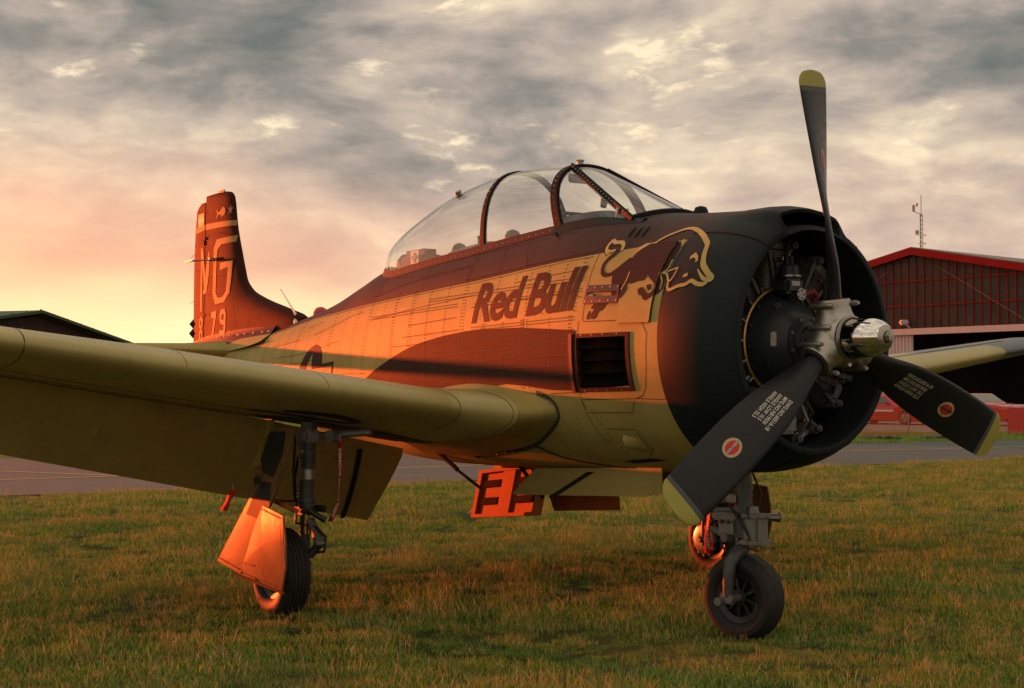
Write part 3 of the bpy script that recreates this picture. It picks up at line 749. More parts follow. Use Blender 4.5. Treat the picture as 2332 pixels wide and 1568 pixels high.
arc = [lerp(bt_s, bt_p, u)+V((.10*(1-(2*u-1)**2), 0, (nose_c.z-bt_s.z)*(1-(2*u-1)**2))) for u in [i/12 for i in range(13)]]
wf.tube(arc, .024, 6)
wframe = wf.build('windshield_frame', M['frame'], AC)
for sx in (1, -1):   # sill fairing below the side panes
    b = MB(); A, B_, C_ = [], [], []
    for t in [i/10 for i in range(-1, 13)]:
        s_ = sill_s(t); q_ = 1-.8*sm((t-.5)/.6); yo = -s_.y+.045; A.append(V((s_.x, -sx*yo, top_z(s_.x, yo)+.002))); B_.append(V((s_.x, sx*(s_.y-.006), s_.z+.030*q_-.006))); C_.append(V((s_.x, sx*(s_.y+.02), s_.z+.028*q_-.006)))
    b.grid([A, B_, C_, [p-V((0, 0, .08)) for p in C_]]); b.build('windshield_sill', M['black'], AC, ang=60)
# screws along the frames
b = MB()
for x0 in (-2.385, -1.40):
    for k in range(1, 30):
        a = pi*k/30; p = can_pt(x0, a); c = V((p.x, 0, 2.6)); d = (p-c).normalized(); b.dome(p+d*.013, d, .0042, .003, 6)
for T_, B_ in ((T_s, bt_s),):
    for k in range(1, 22):
        for s_ in (-.016,):
            p = lerp(T_, B_, k/22)+V((.004, -.024, .018)); b.dome(p, V((.3, -.75, .6)), .005, .004, 6)
for x in [-4.2+.085*i for i in range(33)]:
    y0 = yb(x); p = V((x, -(y0+.022), top_z(x, y0+.022)+.020)); b.dome(p, V((0, -1, .8)), .0055, .004, 6)
stuff(b.build('frame_screws', M['screw'], canopy_frame))
# small clear vents on top of the glass
for x, a in ((-1.50, pi*.5), (-2.93, pi*.30)):
    p = can_pt(x, a); b = MB(); b.lathe([(0, .035), (.01, .035), (.012, .024), (.035, .024), (.04, .030), (.048, .028), (.05, 0)], p, (p-V((p.x, 0, 2.6))).normalized(), 14); b.build('vent_cap', M['steel'], AC)
b = MB(); b.tube([(-1.38, -.44, 2.57), (-1.30, -.50, 2.575)], .010, 6); b.build('canopy_handle', M['black'], AC)
# interior
b = MB(); b.add([(-.74, -.36, 2.36), (-.74, .36, 2.36), (-4.40, .30, 2.36), (-4.40, -.30, 2.36)], [(0, 1, 2, 3)]); b.build('cockpit_floor', M['skin_in'], AC, smooth=False)
b = MB(); rows = []
for i in range(9):
    t = i/8; x = lerp(-.86, -1.62, t); w = .33; h = lerp(2.66, 2.775, sm(t*1.4))
    rows.append([V((x, w*cos(a), 2.5+(h-2.5)*sin(a)**.6)) for a in [pi*k/14 for k in range(15)]])
b.grid(rows); b.add(rows[-1], [tuple(range(15))]); co = b.build('instrument_coaming', M['seat'], AC)
b = MB(); b.tube([(-1.60, -.30, 2.68), (-1.60, -.2, 2.765), (-1.60, .2, 2.765), (-1.60, .30, 2.68)], .014, 8); b.build('coaming_roll', M['dark'], co)
for x, h in ((-2.50, 2.70), (-3.28, 2.665)):
    b = MB(); b.bbox((x-.06, -.02, 2.45), (.12, .34, .28), .055, Matrix.Rotation(.18, 3, 'Y')); s_ = b.build('pilot_seat', M['seat'], AC)
    b = MB(); b.tube([(x, -.05, h-.12), (x, -.05, h-.06), (x, -.05, h), (x, -.05, h+.03), (x, -.05, h+.045)], [.05, .062, .062, .045, .012], 14); b.build('headrest', M['seat'], s_)
b = MB(); b.tube([(-2.66, -.24, 2.56), (-2.66, -.24, 2.70)], [.02, .026], 8); b.build('harness_post', M['dark'], AC)
b = MB(); rows = []
for i in range(7):
    t = i/6; rows.append([V((-2.85-.45*t, .26*cos(a)*(1-.2*t), 2.5+(.19-.02*t)*sin(a))) for a in [pi*k/12 for k in range(13)]])
b.grid(rows); b.add(rows[0], [tuple(range(13))]); b.build('rear_coaming', M['seat'], AC)
b = MB(); b.bbox((-1.66, -.05, 3.03), (.02, .17, .065), .02); mi = b.build('rear_view_mirror', M['dark'], AC)
b = MB(); b.tube([(-1.66, -.05, 3.05), (-1.60, -.05, 3.11)], .008, 6); b.build('mirror_arm', M['dark'], mi)
b = MB(); b.bbox((-.86, -.285, 2.665), (.012, .10, .10), .003, Matrix.Rotation(.3, 3, 'Y')); b.build('compass_card', M['white'], AC)
b = MB(); b.tube([(-1.30, -.10, 2.78), (-1.28, -.10, 2.84)], [.02, .03], 8); b.build('gunsight_stub', M['darkmetal'], AC)

# ---------------- tail
def foil(t, s_):     # half thickness of a symmetric section, s_ 0..1
    return 5*t*(.2969*sqrt(max(s_, 0))-.126*s_-.3516*s_*s_+.2843*s_**3-.1015*s_**4)
FLE = [(1.95, -7.9), (2.12, -6.60), (2.24, -6.24), (2.34, -6.62), (2.44, -7.07), (2.50, -7.30), (2.56, -7.50), (2.62, -7.62), (2.70, -7.725), (2.82, -7.79), (2.95, -7.85), (3.30, -8.0), (3.60, -8.07), (3.68, -8.11), (3.72, -8.19), (3.74, -8.33)]
FTE = [(1.9, -9.30), (2.05, -9.29), (3.0, -9.28), (3.55, -9.21), (3.62, -9.17), (3.66, -9.02), (3.70, -8.83), (3.745, -8.34)]
def fin_thick(x, z):    # half thickness at x,z
    le = cr(z, [(p[0], p[1]) for p in FLE if p[0] > 2.2]); d = max(0, le-x)
    return max(.005, .118*(1-.25*(z-2.1)/1.6)*sqrt(1-math.exp(-d/.42))*min(1, max(0, (x+9.32)/1.3))**.75)
def fin_fn(sgn=-1):
    return lambda u, v, off: V((u, sgn*(fin_thick(u, v)+off), v))
def fin_body(name, x_of, zs, mat, parent, m_=26):
    b = MB()
    for sgn in (-1, 1):
        rows = []
        for z in zs:
            xa, xb = x_of(z); r_ = []
            for k in range(m_+1):
                t = k/m_; t = t*t*(3-2*t) if False else 1-cos(t*pi/2); x = lerp(xa, xb, t)
                y = fin_thick(x, z)
                if k == 0: y = 0 if name == 'fin' else y
                if k == m_ and name == 'rudder': y = .003
                r_.append(V((x, sgn*y, z)))
            rows.append(r_)
        b.grid(rows)
    # close top and cut edge
    z = zs[-1]; xa, xb = x_of(z)
    n_ = m_+1; R = len(zs)
    top = [i for i in range((R-1)*n_, R*n_)]; top2 = [i+R*n_ for i in top]
    for i in range(m_): b.f.append((top[i], top[i+1], top2[i+1], top2[i])); b.m.append(0)
    for i in range(R-1): b.f.append((i*n_+m_, (i+1)*n_+m_, (i+1)*n_+m_+R*n_, i*n_+m_+R*n_)); b.m.append(0)
    if name == 'rudder':
        for i in range(R-1): b.f.append((i*n_, (i+1)*n_, (i+1)*n_+R*n_, i*n_+R*n_)); b.m.append(0)
    o = b.build(name, mat, parent, ang=50)
    bm = bmesh.new(); bm.from_mesh(o.data); bmesh.ops.remove_doubles(bm, verts=bm.verts, dist=.0006); bmesh.ops.recalc_face_normals(bm, faces=bm.faces); bm.to_mesh(o.data); bm.free(); return o
zs = [2.04, 2.12, 2.18]+[2.24+.03*i for i in range(48)]+[3.665, 3.69, 3.71, 3.725, 3.738]
fin = fin_body('fin', lambda z: (cr(z, FLE) if z > 2.24 else -6.24-.9*(2.24-z)*0, -8.825-(.0 if z < 3.6 else .0)), [z for z in zs if z <= 3.685]+[3.70, 3.72, 3.735], M['fin'], AC)
rud = fin_body('rudder', lambda z: (-8.855, cr(z, FTE) if z <= 3.66 else -9.0), [2.03+.05*i for i in range(31)]+[3.56, 3.60, 3.64, 3.67], M['fin'], AC, 12)
b = MB(); b.box((-8.84, 0, 2.85), (.04, .05, 1.60)); b.build('hinge_gap', M['seam'], fin)
b = MB(); b.bbox((-8.46, 0, 3.755), (.16, .045, .035), .015); b.build('tail_light', M['steel'], fin)
Gp = [(-7.962,3.214),(-7.967,3.141),(-8.287,3.139),(-8.407,3.091),(-8.43,2.982),(-8.429,2.603),(-8.339,2.54),(-8.197,2.542),(-8.105,2.602),(-8.094,2.872),(-8.319,2.85),(-8.321,2.931),(-7.988,2.936),(-7.997,2.578),(-8.134,2.484),(-8.427,2.475),(-8.526,2.597),(-8.526,3.113),(-8.441,3.204)]
Mp = [(-8.984,3.146),(-8.913,3.152),(-8.88, 2.98)]
ff = fin_fn()
decal('lettering', [Gp], M['tailmark'], fin, ff, .004, .06)
decal('lettering', [[(-8.815, 2.80), (-8.70, 3.09), (-8.672, 3.09), (-8.668, 2.865), (-8.76, 2.62), (-8.815, 2.62)]], M['tailmark'], fin, ff, .004, .06)
def ring(l, w): return quads(l+[l[1]], w)
n9 = [(-8.14,2.268),(-8.193,2.282),(-8.21,2.361),(-8.148,2.388),(-8.079,2.355),(-8.076,2.176),(-8.144,2.142),(-8.244,2.145)]
decal('lettering', [[(-8.545,2.389),(-8.368,2.399),(-8.383,2.339),(-8.475,2.098),(-8.529,2.1),(-8.447,2.329),(-8.553,2.325)]], M['tailmark'], fin, ff, .004, .06)
decal('lettering', quads([(-8.215, 2.372), (-8.215, 2.28), (-8.175, 2.262), (-8.09, 2.262)], .05)+quads([(-8.225, 2.372), (-8.10, 2.385), (-8.075, 2.35), (-8.075, 2.175), (-8.11, 2.145), (-8.245, 2.145)], .055), M['tailmark'], fin, ff, .004, .06)
decal('lettering', quads([(-8.945, 3.15), (-8.945, 2.42)], .062)+quads([(-8.93, 3.13), (-8.80, 2.66)], .055)+quads([(-8.80, 2.66), (-8.73, 2.88)], .045), M['tailmark'], rud, ff, .004, .06)
decal('lettering', quads([(-8.73, 2.88), (-8.60, 3.12)], .0) if False else quads([(-8.80, 2.64), (-8.865, 2.64)], .05), M['tailmark'], rud, ff, .004, .06)
for cz in (2.285, 2.142):
    l = [(-8.94, cz+.06), (-8.90, cz+.035), (-8.90, cz-.035), (-8.94, cz-.06), (-8.985, cz-.035), (-8.985, cz+.035), (-8.94, cz+.06), (-8.90, cz+.035)]
    decal('lettering', quads(l, .042), M['tailmark'], rud, ff, .004, .06)
decal('tail_band', [[(-8.82, 3.347), (-8.82, 3.412), (-8.0, 3.385), (-7.99, 3.325)]], M['tailmark'], fin, ff, .004, .06)
decal('tail_band', [[(-9.215, 3.335), (-9.215, 3.395), (-8.86, 3.412), (-8.86, 3.350)]], M['tailmark'], rud, ff, .004, .06)
for i, m_ in enumerate(('red', 'white', 'red')):
    z1 = 3.55-.05*i; decal('flag_stripe', [[(-9.10, z1-.05), (-9.10, z1), (-8.89, z1+.005), (-8.89, z1-.045)]], M[m_], rud, ff, .004, .06)
st = [(-8.115+.05*(1 if k % 2 == 0 else .4)*sin(k*pi/5), 3.512+.062*(1 if k % 2 == 0 else .4)*cos(k*pi/5)) for k in range(10)]
decal('tail_star', [st], M['tailmark'], fin, ff, .004, .06)
decal('tail_bull', [[(-8.447,3.55),(-8.421,3.508),(-8.373,3.515),(-8.294,3.562),(-8.237,3.543),(-8.221,3.499),(-8.245,3.465),(-8.324,3.449),(-8.356,3.483),(-8.42,3.478),(-8.458,3.445),(-8.484,3.451),(-8.446,3.493),(-8.466,3.538)]], M['tailmark'], fin, ff, .004, .06)
# rivets and hinges on the tail
b = MB()
def frow(x0, z0, x1, z1, st_=.03, r=.0042):
    L_ = math.hypot(x1-x0, z1-z0); m_ = int(L_/st_)
    for i in range(m_): 
        x, z = lerp(x0, x1, i/m_), lerp(z0, z1, i/m_); b.dome((x, -(fin_thick(x, z)+.001), z), (0, -1, 0), r, .003, 5)
for l in ((-8.80, 2.06, -8.80, 3.62), (-8.77, 2.06, -8.77, 3.62), (-8.33, 2.10, -8.40, 3.25), (-7.78, 2.2, -8.02, 2.9), (-7.42, 2.14, -7.42, 2.50), (-7.45, 2.14, -7.45, 2.50), (-7.0, 2.17, -7.0, 2.40), (-6.7, 2.17, -6.7, 2.32), (-9.25, 2.1, -9.22, 3.5), (-9.0, 2.1, -9.0, 3.4), (-8.78, 3.27, -8.0, 3.24), (-8.78, 3.29, -8.0, 3.26), (-8.78, 3.45, -8.0, 3.42), (-8.78, 2.35, -8.3, 2.36), (-8.78, 2.37, -8.3, 2.38), (-8.8, 2.6, -7.9, 2.57), (-8.8, 2.8, -7.9, 2.77), (-8.8, 3.0, -7.95, 2.97), (-9.25, 2.5, -8.87, 2.5), (-9.25, 2.7, -8.87, 2.7), (-9.25, 2.9, -8.87, 2.9), (-9.25, 3.2, -8.87, 3.22), (-8.3, 2.12, -6.9, 2.15), (-8.3, 2.22, -7.8, 2.2)): frow(*l)
stuff(b.build('rivets', M['rivet_dark'], fin))
b = MB()
for x in (-8.24, -8.0, -7.86, -7.62, -7.45, -7.22, -7.0, -6.85): b.dome((x, -(fin_thick(x, 2.13)+.03), 2.10+.012*(x+8.3)), (0, -1, .3), .014, .009, 8)
stuff(b.build('fillet_screws', M['screw'], fin))
b = MB()
for z in (3.25, 2.37): b.box((-8.84, -.055, z), (.09, .02, .03)); b.box((-8.85, -.045, z-.05), (.03, .03, .05))
b.build('rudder_hinge', M['dark'], fin)
b = MB(); b.lathe([(-.06, .0), (0, .05), (.06, 0)], (-9.30, 0, 2.29), (0, 0, 1), 10); b.lathe([(-.06, .0), (0, .05), (.06, 0)], (-9.31, 0, 2.18), (0, 0, 1), 10); b.build('position_light', M['dark'], rud)
# blade aerial towel bar on fin and static wicks
b = MB(); b.prism([(-8.52, -.05), (-8.46, -.10), (-8.68, -.26), (-8.92, -.26)], 2.975, 2.985, lambda u, v, h: V((u, v, h))); b.tube([(-8.50, -.03, 2.98), (-8.50, -.13, 2.985)], .02, 8); b.build('blade_aerial', M['steel'], fin)
b = MB(); b.prism([(-8.52, .05), (-8.46, .10), (-8.68, .26), (-8.92, .26)], 2.975, 2.985, lambda u, v, h: V((u, v, h))); b.build('blade_aerial', M['steel'], fin)
b = MB()
for z in (3.10, 2.56): b.tube([(-9.27, 0, z), (-9.40, 0, z-.02)], .003, 4)
b.build('static_wick', M['darkmetal'], rud)
# lower fairing between fin and fuselage, tailplanes
b = MB()
for sx in (-1, 1):
    rows = []
    for x in [-6.75-.15*i for i in range(18)]:
        t = fin_thick(x, 2.3) if x < -6.5 else .01
        P = prm(x); rows.append([V((x, sx*(t+.002), P[0]+.10)), V((x, sx*(t+.010), P[0]+.045)), V((x, sx*(t+.035), P[0]+.0)), V((x, sx*min(t+.08, P[2]*.8), P[0]-.06)), V((x, sx*P[2]*.9, P[0]-.14))])
    b.grid(rows)
b.build('fin_fillet', M['fus'], AC)
def stab(sx):
    b = MB(); rows = []
    for y in (.06, .16, .22, .30, .5, 1.0, 1.6, 2.2, 2.5, 2.62, 2.68):
        xl = interp(y, [(.06, -7.72), (.16, -7.78), (.30, -7.86), (.5, -7.95), (2.5, -8.33), (2.62, -8.40), (2.68, -8.6)]); xt = interp(y, [(0, -9.22), (2.5, -9.05), (2.68, -8.8)])
        th = interp(y, [(.06, .17), (.22, .155), (.4, .135), (2.4, .115), (2.68, .03)]); c = xl-xt; z0 = 1.945+.012*(y)
        up = [V((xl-c*s_, sx*y, z0+foil(th, s_)*c-.02*s_)) for s_ in [(1-cos(pi*k/18))/2 for k in range(19)]]
        dn = [V((xl-c*s_, sx*y, z0-foil(th, s_)*c-.02*s_)) for s_ in [(1-cos(pi*k/18))/2 for k in range(18, 0, -1)]]
        rows.append(up+dn)
    b.grid(rows, True); b.add(rows[-1], [tuple(range(len(rows[-1])))])
    return b.build('tailplane', M['tan'], AC)
stab(-1); stab(1)

# ---------------- wings
def wing_geo(y, port):
    ay = abs(y)
    xl = -1.40-.10*ay; xt = -4.35+.148*ay
    xl += .30*max(0, min(1, (1.12-ay)/.25))
    if ay > 5.85: q = (ay-5.85)/.3; xl -= .25*q*q; xt += .12*q*q
    z = 1.235+(.123 if port else .14)*ay
    t = interp(ay, [(.3, .118), (2, .124), (3, .13), (4, .122), (6, .115)])
    if ay > 5.95: t *= max(.25, 1-(ay-5.95)/.2)
    return xl, xt, z, t
def wing_pt(y, s_, side, port):     # side +1 upper, -1 lower
    xl, xt, z, t = wing_geo(y, port); c = xl-xt; ay = abs(y)
    f = 1.0
    zz = z-.058*s_*c+side*foil(t, s_)*c*f+.012*sin(pi*s_)*c
    return V((xl-c*s_, y, zz))
FL0, FL1 = .50, 3.78          # flap span
def wing(port):
    sx = 1 if port else -1; HS = .715; YS = [.88, .93, 1.0, 1.06, 1.12, 1.2, 1.35]+[1.5+.25*i for i in range(17)]+[5.65, 5.85, 5.95, 6.02, 6.08, 6.11]
    ss = [(1-cos(pi*k/26))/2*HS*1.0 for k in range(27)]; ss = [HS*(1-cos(pi/2*k/24)) for k in range(25)]
    b = MB(); rows = []
    for y in YS:
        up = [wing_pt(sx*y, s_, 1, port) for s_ in ss[::-1]]; dn = [wing_pt(sx*y, s_, -1, port) for s_ in ss[1:]]
        rows.append(up+dn)
    b.grid(rows, True)
    b.add(rows[-1], [tuple(range(len(rows[-1])))])
    w = b.build('wing', M['wing'], AC, ang=60)
    # aileron: neutral
    b = MB(); rows = []
    s2 = [HS+.006+(1-HS-.006)*k/8 for k in range(9)]
    for y in [FL1+.02, 4.2, 4.8, 5.4, 5.85, 6.0, 6.08]:
        rows.append([wing_pt(sx*y, s_, 1, port) for s_ in s2]+[wing_pt(sx*y, s_, -1, port) for s_ in s2[::-1]])
    b.grid(rows, True); b.add(rows[0], [tuple(range(len(rows[0])))]); b.build('aileron', M['tan'], AC, ang=50)
    # flap: hinged down
    b = MB(); rows = []
    for y in [FL0, .8, 1.2, 1.6, 2.0, 2.5, 3.0, 3.4, FL1]:
        h = wing_pt(sx*y, HS, -1, port); zh = .89+.2*y-(0 if not port else .05); xh = interp(y, [(.5, -3.42), (3.8, -3.20)])
        te = V((interp(y, [(.5, -4.0), (3.4, -3.68), (3.8, -3.64)]), sx*y, interp(y, [(.5, .43), (3.4, 1.035), (3.8, 1.125)])))
        hp = V((xh, sx*y, zh)); d = te-hp; L_ = d.length; d.normalize(); nn = V((d.z, 0, -d.x)).normalized()
        if nn.x > 0: nn = -nn
        r_ = []
        for k in range(9): t = k/8; r_.append(hp+d*L_*t+nn*(.085*(1-t)**.8+.004))
        for k in range(8, -1, -1): t = k/8; r_.append(hp+d*L_*t-nn*(.02*sin(pi*min(1, t*1.2))*(1-t)+.002))
        r_.append(hp-d*.05+nn*.03)
        rows.append(r_)
    b.grid(rows, True); b.add(rows[0], [tuple(range(len(rows[0])))]); b.add(rows[-1], [tuple(range(len(rows[-1])))])
    fl = b.build('flap', M['tan'], AC, ang=45)
    if not port:
        b = MB()       # black stripes near the inboard end of the flap
        for y0 in (.78,):
            pts = []
            for k in range(9):
                t = k/8; y = .76+.14*(1-t)**1.4; hp = V((interp(y, [(.5, -3.42), (3.8, -3.20)]), -y, .89+.2*y)); te = V((interp(y, [(.5, -4.0), (3.4, -3.68)]), -y, interp(y, [(.5, .43), (3.4, 1.035)])))
                d = (te-hp).normalized(); nn = V((d.z, 0, -d.x)); nn = -nn if nn.x < 0 else nn; pts.append(lerp(hp, te, t)+nn.normalized()*.026)
            b.tube(pts, .022, 6, flat=.15, side=(0, 1, 0))
        b.build('flap_stripe', M['black'], fl)
    b = MB()     # hinge brackets
    for y in (1.70, 2.95):
        h = V((-3.30, sx*y, .92+.2*y)); b.prism([(-3.22, 0), (-3.34, 0), (-3.42, -.10), (-3.36, -.16), (-3.26, -.10)], -.014, .014, lambda u, v, t: V((u, sx*y+t, h.z+.05+v)))
        b.tube([h+V((-.06, -.03, -.05)), h+V((-.06, .03, -.05))], .025, 10)
        b.prism([(-3.40, -.06), (-3.46, -.34), (-3.60, -.36), (-3.50, -.16)], -.012, .012, lambda u, v, t: V((u, sx*y+t, h.z+.02+v)))
    b.build('flap_bracket', M['tan'], w)
    return w
m, k = new_mat('wing_paint')      # tan wing with a dark leading patch at the port tip and dark waves below
oc = k('ShaderNodeTexCoord').outputs['Object']; s_ = k('ShaderNodeSeparateXYZ', {0: oc}).outputs
nz1 = k.noise(oc, 1.8, 7, .62); nz2 = k.noise(oc, 20, 5, .6)
c = k.mix(k('ShaderNodeMapRange', {0: nz1, 1: .3, 2: .7}).outputs[0], (*[v*.88 for v in TAN], 1), (*[v*1.1 for v in TAN], 1))
stk = k.noise(k('ShaderNodeMapping', {0: oc, 3: (1., 6.0, 3.0)}).outputs[0], 2.0, 6, .65)
c = k.mix(k.math('MULTIPLY', k.step(stk, .54, .74), .22), c, (.17, .13, .05, 1))
lobe = k.math('ADD', s_[1], k.math('MULTIPLY', k.math('SUBTRACT', s_[0], -1.9), k.math('SUBTRACT', s_[0], -1.9)))
tip = k.math('MULTIPLY', k.step(lobe, 5.12, 5.13), 1.0)
rear = k.step(k.math('SUBTRACT', k.math('MULTIPLY', s_[1], .35), k.math('MULTIPLY', k.math('ADD', s_[0], 2.1), -1.0)), 1.62, 1.64)
aft = k.math('MULTIPLY', k.step(k.math('MULTIPLY', s_[0], -1), 2.10, 2.11), k.step(s_[1], 4.2, 4.22))
dkm = k.math('MAXIMUM', tip, aft)
c = k.mix(dkm, c, (.055, .075, .085, 1))
b_ = k('ShaderNodeBump', {'Strength': .15, 'Distance': .01, 'Height': k.math('ADD', nz1, k.math('MULTIPLY', k.noise(oc, 6, 3, .5), .6))})
r = k('ShaderNodeMapRange', {0: nz2, 1: .3, 2: .7, 3: .32, 4: .42}).outputs[0]
M['wing'] = finish(m, k, k('ShaderNodeBsdfPrincipled', {'Base Color': c, 'Roughness': r, 'Normal': b_.outputs[0], 'Specular IOR Level': .55}).outputs[0])
wr = wing(False); wp = wing(True)
# seams and markings on the near wing
def wseam(b, pts, w=.004, side=1, port=False, off=.0015):
    sx = 1 if port else -1; P = []
    for (y, s_) in pts: P.append(wing_pt(sx*y, s_, side, port)+V((0, 0, off*side)))
    A, B_ = [], []
    for i, p in enumerate(P):
        t = (P[min(i+1, len(P)-1)]-P[max(i-1, 0)]).normalized(); u = t.cross(V((.5, 0, side))).normalized()*w/2; A.append(p+u); B_.append(p-u)
    b.grid([A, B_])
b = MB()
for y, port in ((1.13, False), (.90, False), (3.88, False), (3.42, True)):
    pts = [(y, .16*(i/10)**2) for i in range(11)]; wseam(b, pts, .006, 1, port, .002)
    pts = [(y, .30*(i/10)**2) for i in range(11)]; wseam(b, pts, .006, -1, port, .002)
[wseam(b, [(y_, .14*(i/10)**2) for i in range(11)], .003, 1, False, .0015) for y_ in (2.05, 2.95)]; wseam(b, [(lerp(1.2, 5.5, i/40), .16) for i in range(41)], .004, 1, True); wseam(b, [(lerp(.95, 5.5, i/40), .30) for i in range(41)], .004, -1, False)
wseam(b, [(lerp(.9, 5.5, i/40), .52) for i in range(41)], .004, -1, False); wseam(b, [(lerp(.6, 5.5, i/40), .695) for i in range(41)], .012, -1, False)
b.build('panel_gap', M['seam'], wr)
b = MB()
for i in range(160):
    y = lerp(1.25, 5.5, i/160); p = wing_pt(y, .17, 1, True); b.dome(p, (0, 0, 1), .008, .006, 5)
stuff(b.build('rivets', M['rivet'], wp))
b = MB()
for i in range(120):
    y = lerp(1.0, 4.6, i/120)
    for s_ in (.31, .53, .68): p = wing_pt(-y, s_, -1, False); b.dome(p, (0, 0, -1), .005, .004, 5)
    for s_ in (.045, .12): p = wing_pt(-y, s_, 1, False); b.dome(p, (.4, 0, 1), .0032, .002, 5)
stuff(b.build('rivets', M['rivet'], wr))
# black curling marks on the underside ahead of the leg
def under(u, v, off): p = wing_pt(-u, v, -1, False); return p-V((0, 0, off))
decal('under_marking', quads(smoothline([(2.15, .20), (1.98, .17), (1.80, .16), (1.62, .20), (1.60, .25), (1.78, .28), (2.1, .27), (2.3, .30)], 4), [.01]+[.05]*27+[.01]), M['black'], wr, under, .003, .1)
decal('under_marking', [[(1.95, .34), (1.3, .36), (.9, .40), (.62, .50), (.62, .70), (1.7, .70), (2.05, .5)]], M['black'], wr, under, .003, .1)
b = MB(); b.lathe([(0, .016), (.001, 0)], under(3.3, .6, .003), (0, 0, -1), 10); b.lathe([(0, .016), (.001, 0)], under(2.8, .62, .003), (0, 0, -1), 10); b.build('drain_hole', M['seam'], wr)
# rubber seal curling round the wing root, and underbody line
b = MB()
sealp = smoothline([(-1.30, 1.50), (-1.16, 1.462), (-1.10, 1.42), (-1.095, 1.37), (-1.14, 1.315), (-1.31, 1.229), (-1.605, 1.129), (-2.059, 1.065), (-2.603, 1.01)], 4)
fstrip(b, sealp, .030, .006); b.build('root_seal', M['rubber'], AC)
b = MB(); fstrip(b, smoothline([(-2.6, 1.2), (-2.2, 1.18), (-1.85, 1.165), (-1.60, 1.135), (-1.343, 1.052), (-.968, 1.012), (-.6, .995)], 4), .022, .005); b.build('belly_stripe', M['black'], AC)
b = MB()
for i, p in enumerate(sealp[::1]):
    q, nn = fus_surf(p[0], p[1], .009); b.dome(q, nn, .004, .003, 5)
stuff(b.build('seal_rivets', M['screw'], bpy.data.objects['root_seal']))
# root fairing: lofted from the wing root section to the seal line on the fuselage
FUP = [(-4.05, 1.22), (-3.6, 1.36), (-3.1, 1.47), (-2.6, 1.535), (-2.24, 1.561), (-1.95, 1.553), (-1.72, 1.534), (-1.45, 1.498), (-1.245, 1.462), (-1.15, 1.43), (-1.10, 1.375)]
FDN = [(-1.10, 1.375), (-1.14, 1.315), (-1.31, 1.229), (-1.605, 1.129), (-2.06, 1.065), (-2.6, 1.01), (-3.2, .985), (-3.5, .98)]
def along(T, q):
    T = smoothline(T, 6); L = [0]
    for a_, c_ in zip(T, T[1:]): L.append(L[-1]+math.hypot(c_[0]-a_[0], c_[1]-a_[1]))
    d = q*L[-1]; i = min(max(bisect.bisect_right(L, d)-1, 0), len(T)-2); f = (d-L[i])/max(1e-9, L[i+1]-L[i]); return lerp(T[i][0], T[i+1][0], f), lerp(T[i][1], T[i+1][1], f)
for port in (False, True):
    sx = 1 if port else -1; b = MB(); rows = []; NQ = 30
    for i in range(2*NQ+1):
        up = i <= NQ; q = (NQ-i)/NQ if up else (i-NQ)/NQ      # 0 at the nose, 1 at the rear
        s_ = .715*q**1.9*(1 if up else .96)
        P0 = wing_pt(sx*.885, s_, 1 if up else -1, port); P0b = wing_pt(sx*.93, s_, 1 if up else -1, port)
        fx, fz_ = along(FUP[::-1] if up else FDN, q**1.25); P1 = fus_surf(fx, fz_-(.02 if port else 0), -.004, sx)[0]
        r_ = []
        for k in range(13):
            u = k/12; T0_ = (P0-P0b)*(u*2.2)*(1-u)**2
            e_ = u*u*(1.6-.6*u); p = V((lerp(P0.x, P1.x, lerp(u, e_, .5)), lerp(P0.y, P1.y, u**.85), lerp(P0.z, P1.z, e_)))+T0_
            r_.append(p)
        rows.append(r_)
    b.grid(rows); b.build('root_fairing', M['tan'], AC, ang=70)
b = MB()
for i in range(15):
    x, z = along(FUP[::-1], .08+.05*i)
    p, nn = fus_surf(x, z-.018, .008); b.dome(p, nn, .008, .006, 6)
stuff(b.build('fillet_screws', M['screw'], AC))

# ---------------- propeller
HUB = V((.755, 0, 1.806)); PH = -.122
BT = [(.12, .11, .10, 70), (.20, .125, .10, 66), (.28, .15, .075, 60), (.40, .195, .052, 55), (.55, .25, .038, 48), (.70, .285, .030, 42), (.90, .303, .025, 33), (1.10, .308, .020, 26), (1.30, .306, .016, 19), (1.44, .300, .013, 14), (1.535, .29, .010, 11)]
def bl(r, i): return cr(r, [(q[0], q[i]) for q in BT])
def blade_sec(r, a0, m_=12, shrink=1.0):
    c = bl(r, 1)*shrink; t = bl(r, 2); be = radians(bl(r, 3)); up = V((0, sin(a0), cos(a0))); side = V((0, -cos(a0), sin(a0)))   # side: direction of rotation
    ch = V((1, 0, 0))*sin(be)+side*cos(be)          # towards leading edge
    nn = V((1, 0, 0))*cos(be)-side*sin(be)          # cambered (front) face
    o_ = HUB+up*r; out = []; rd = sm((r-.18)/.3)
    fr, bk_ = [], []
    for k in range(m_+1):
        s = (1-cos(pi*k/m_))/2; circ = sqrt(max(0, .25-(s-.5)**2))*2
        hf = lerp(circ*.5, foil(1.0, s)*1.9, rd); hb = lerp(circ*.5, foil(1.0, s)*.35, rd)
        fr.append(o_+ch*c*(.5-s)*1.0+nn*t*hf); bk_.append(o_+ch*c*(.5-s)-nn*t*hb)
    return fr+bk_[-2:0:-1], (o_, ch, nn, c, t)
def blade_fn(a0):
    def fn(u, v, off):      # u: along chord (-.5 LE side .. .5), in metres; v: radius
        sec, (o_, ch, nn, c, t) = blade_sec(v, a0)
        s = .5+u/c; s = max(.01, min(.99, s)); be = foil(1.0, s)*1.9
        return o_+ch*c*(.5-s)+nn*(t*be+off)
    return fn
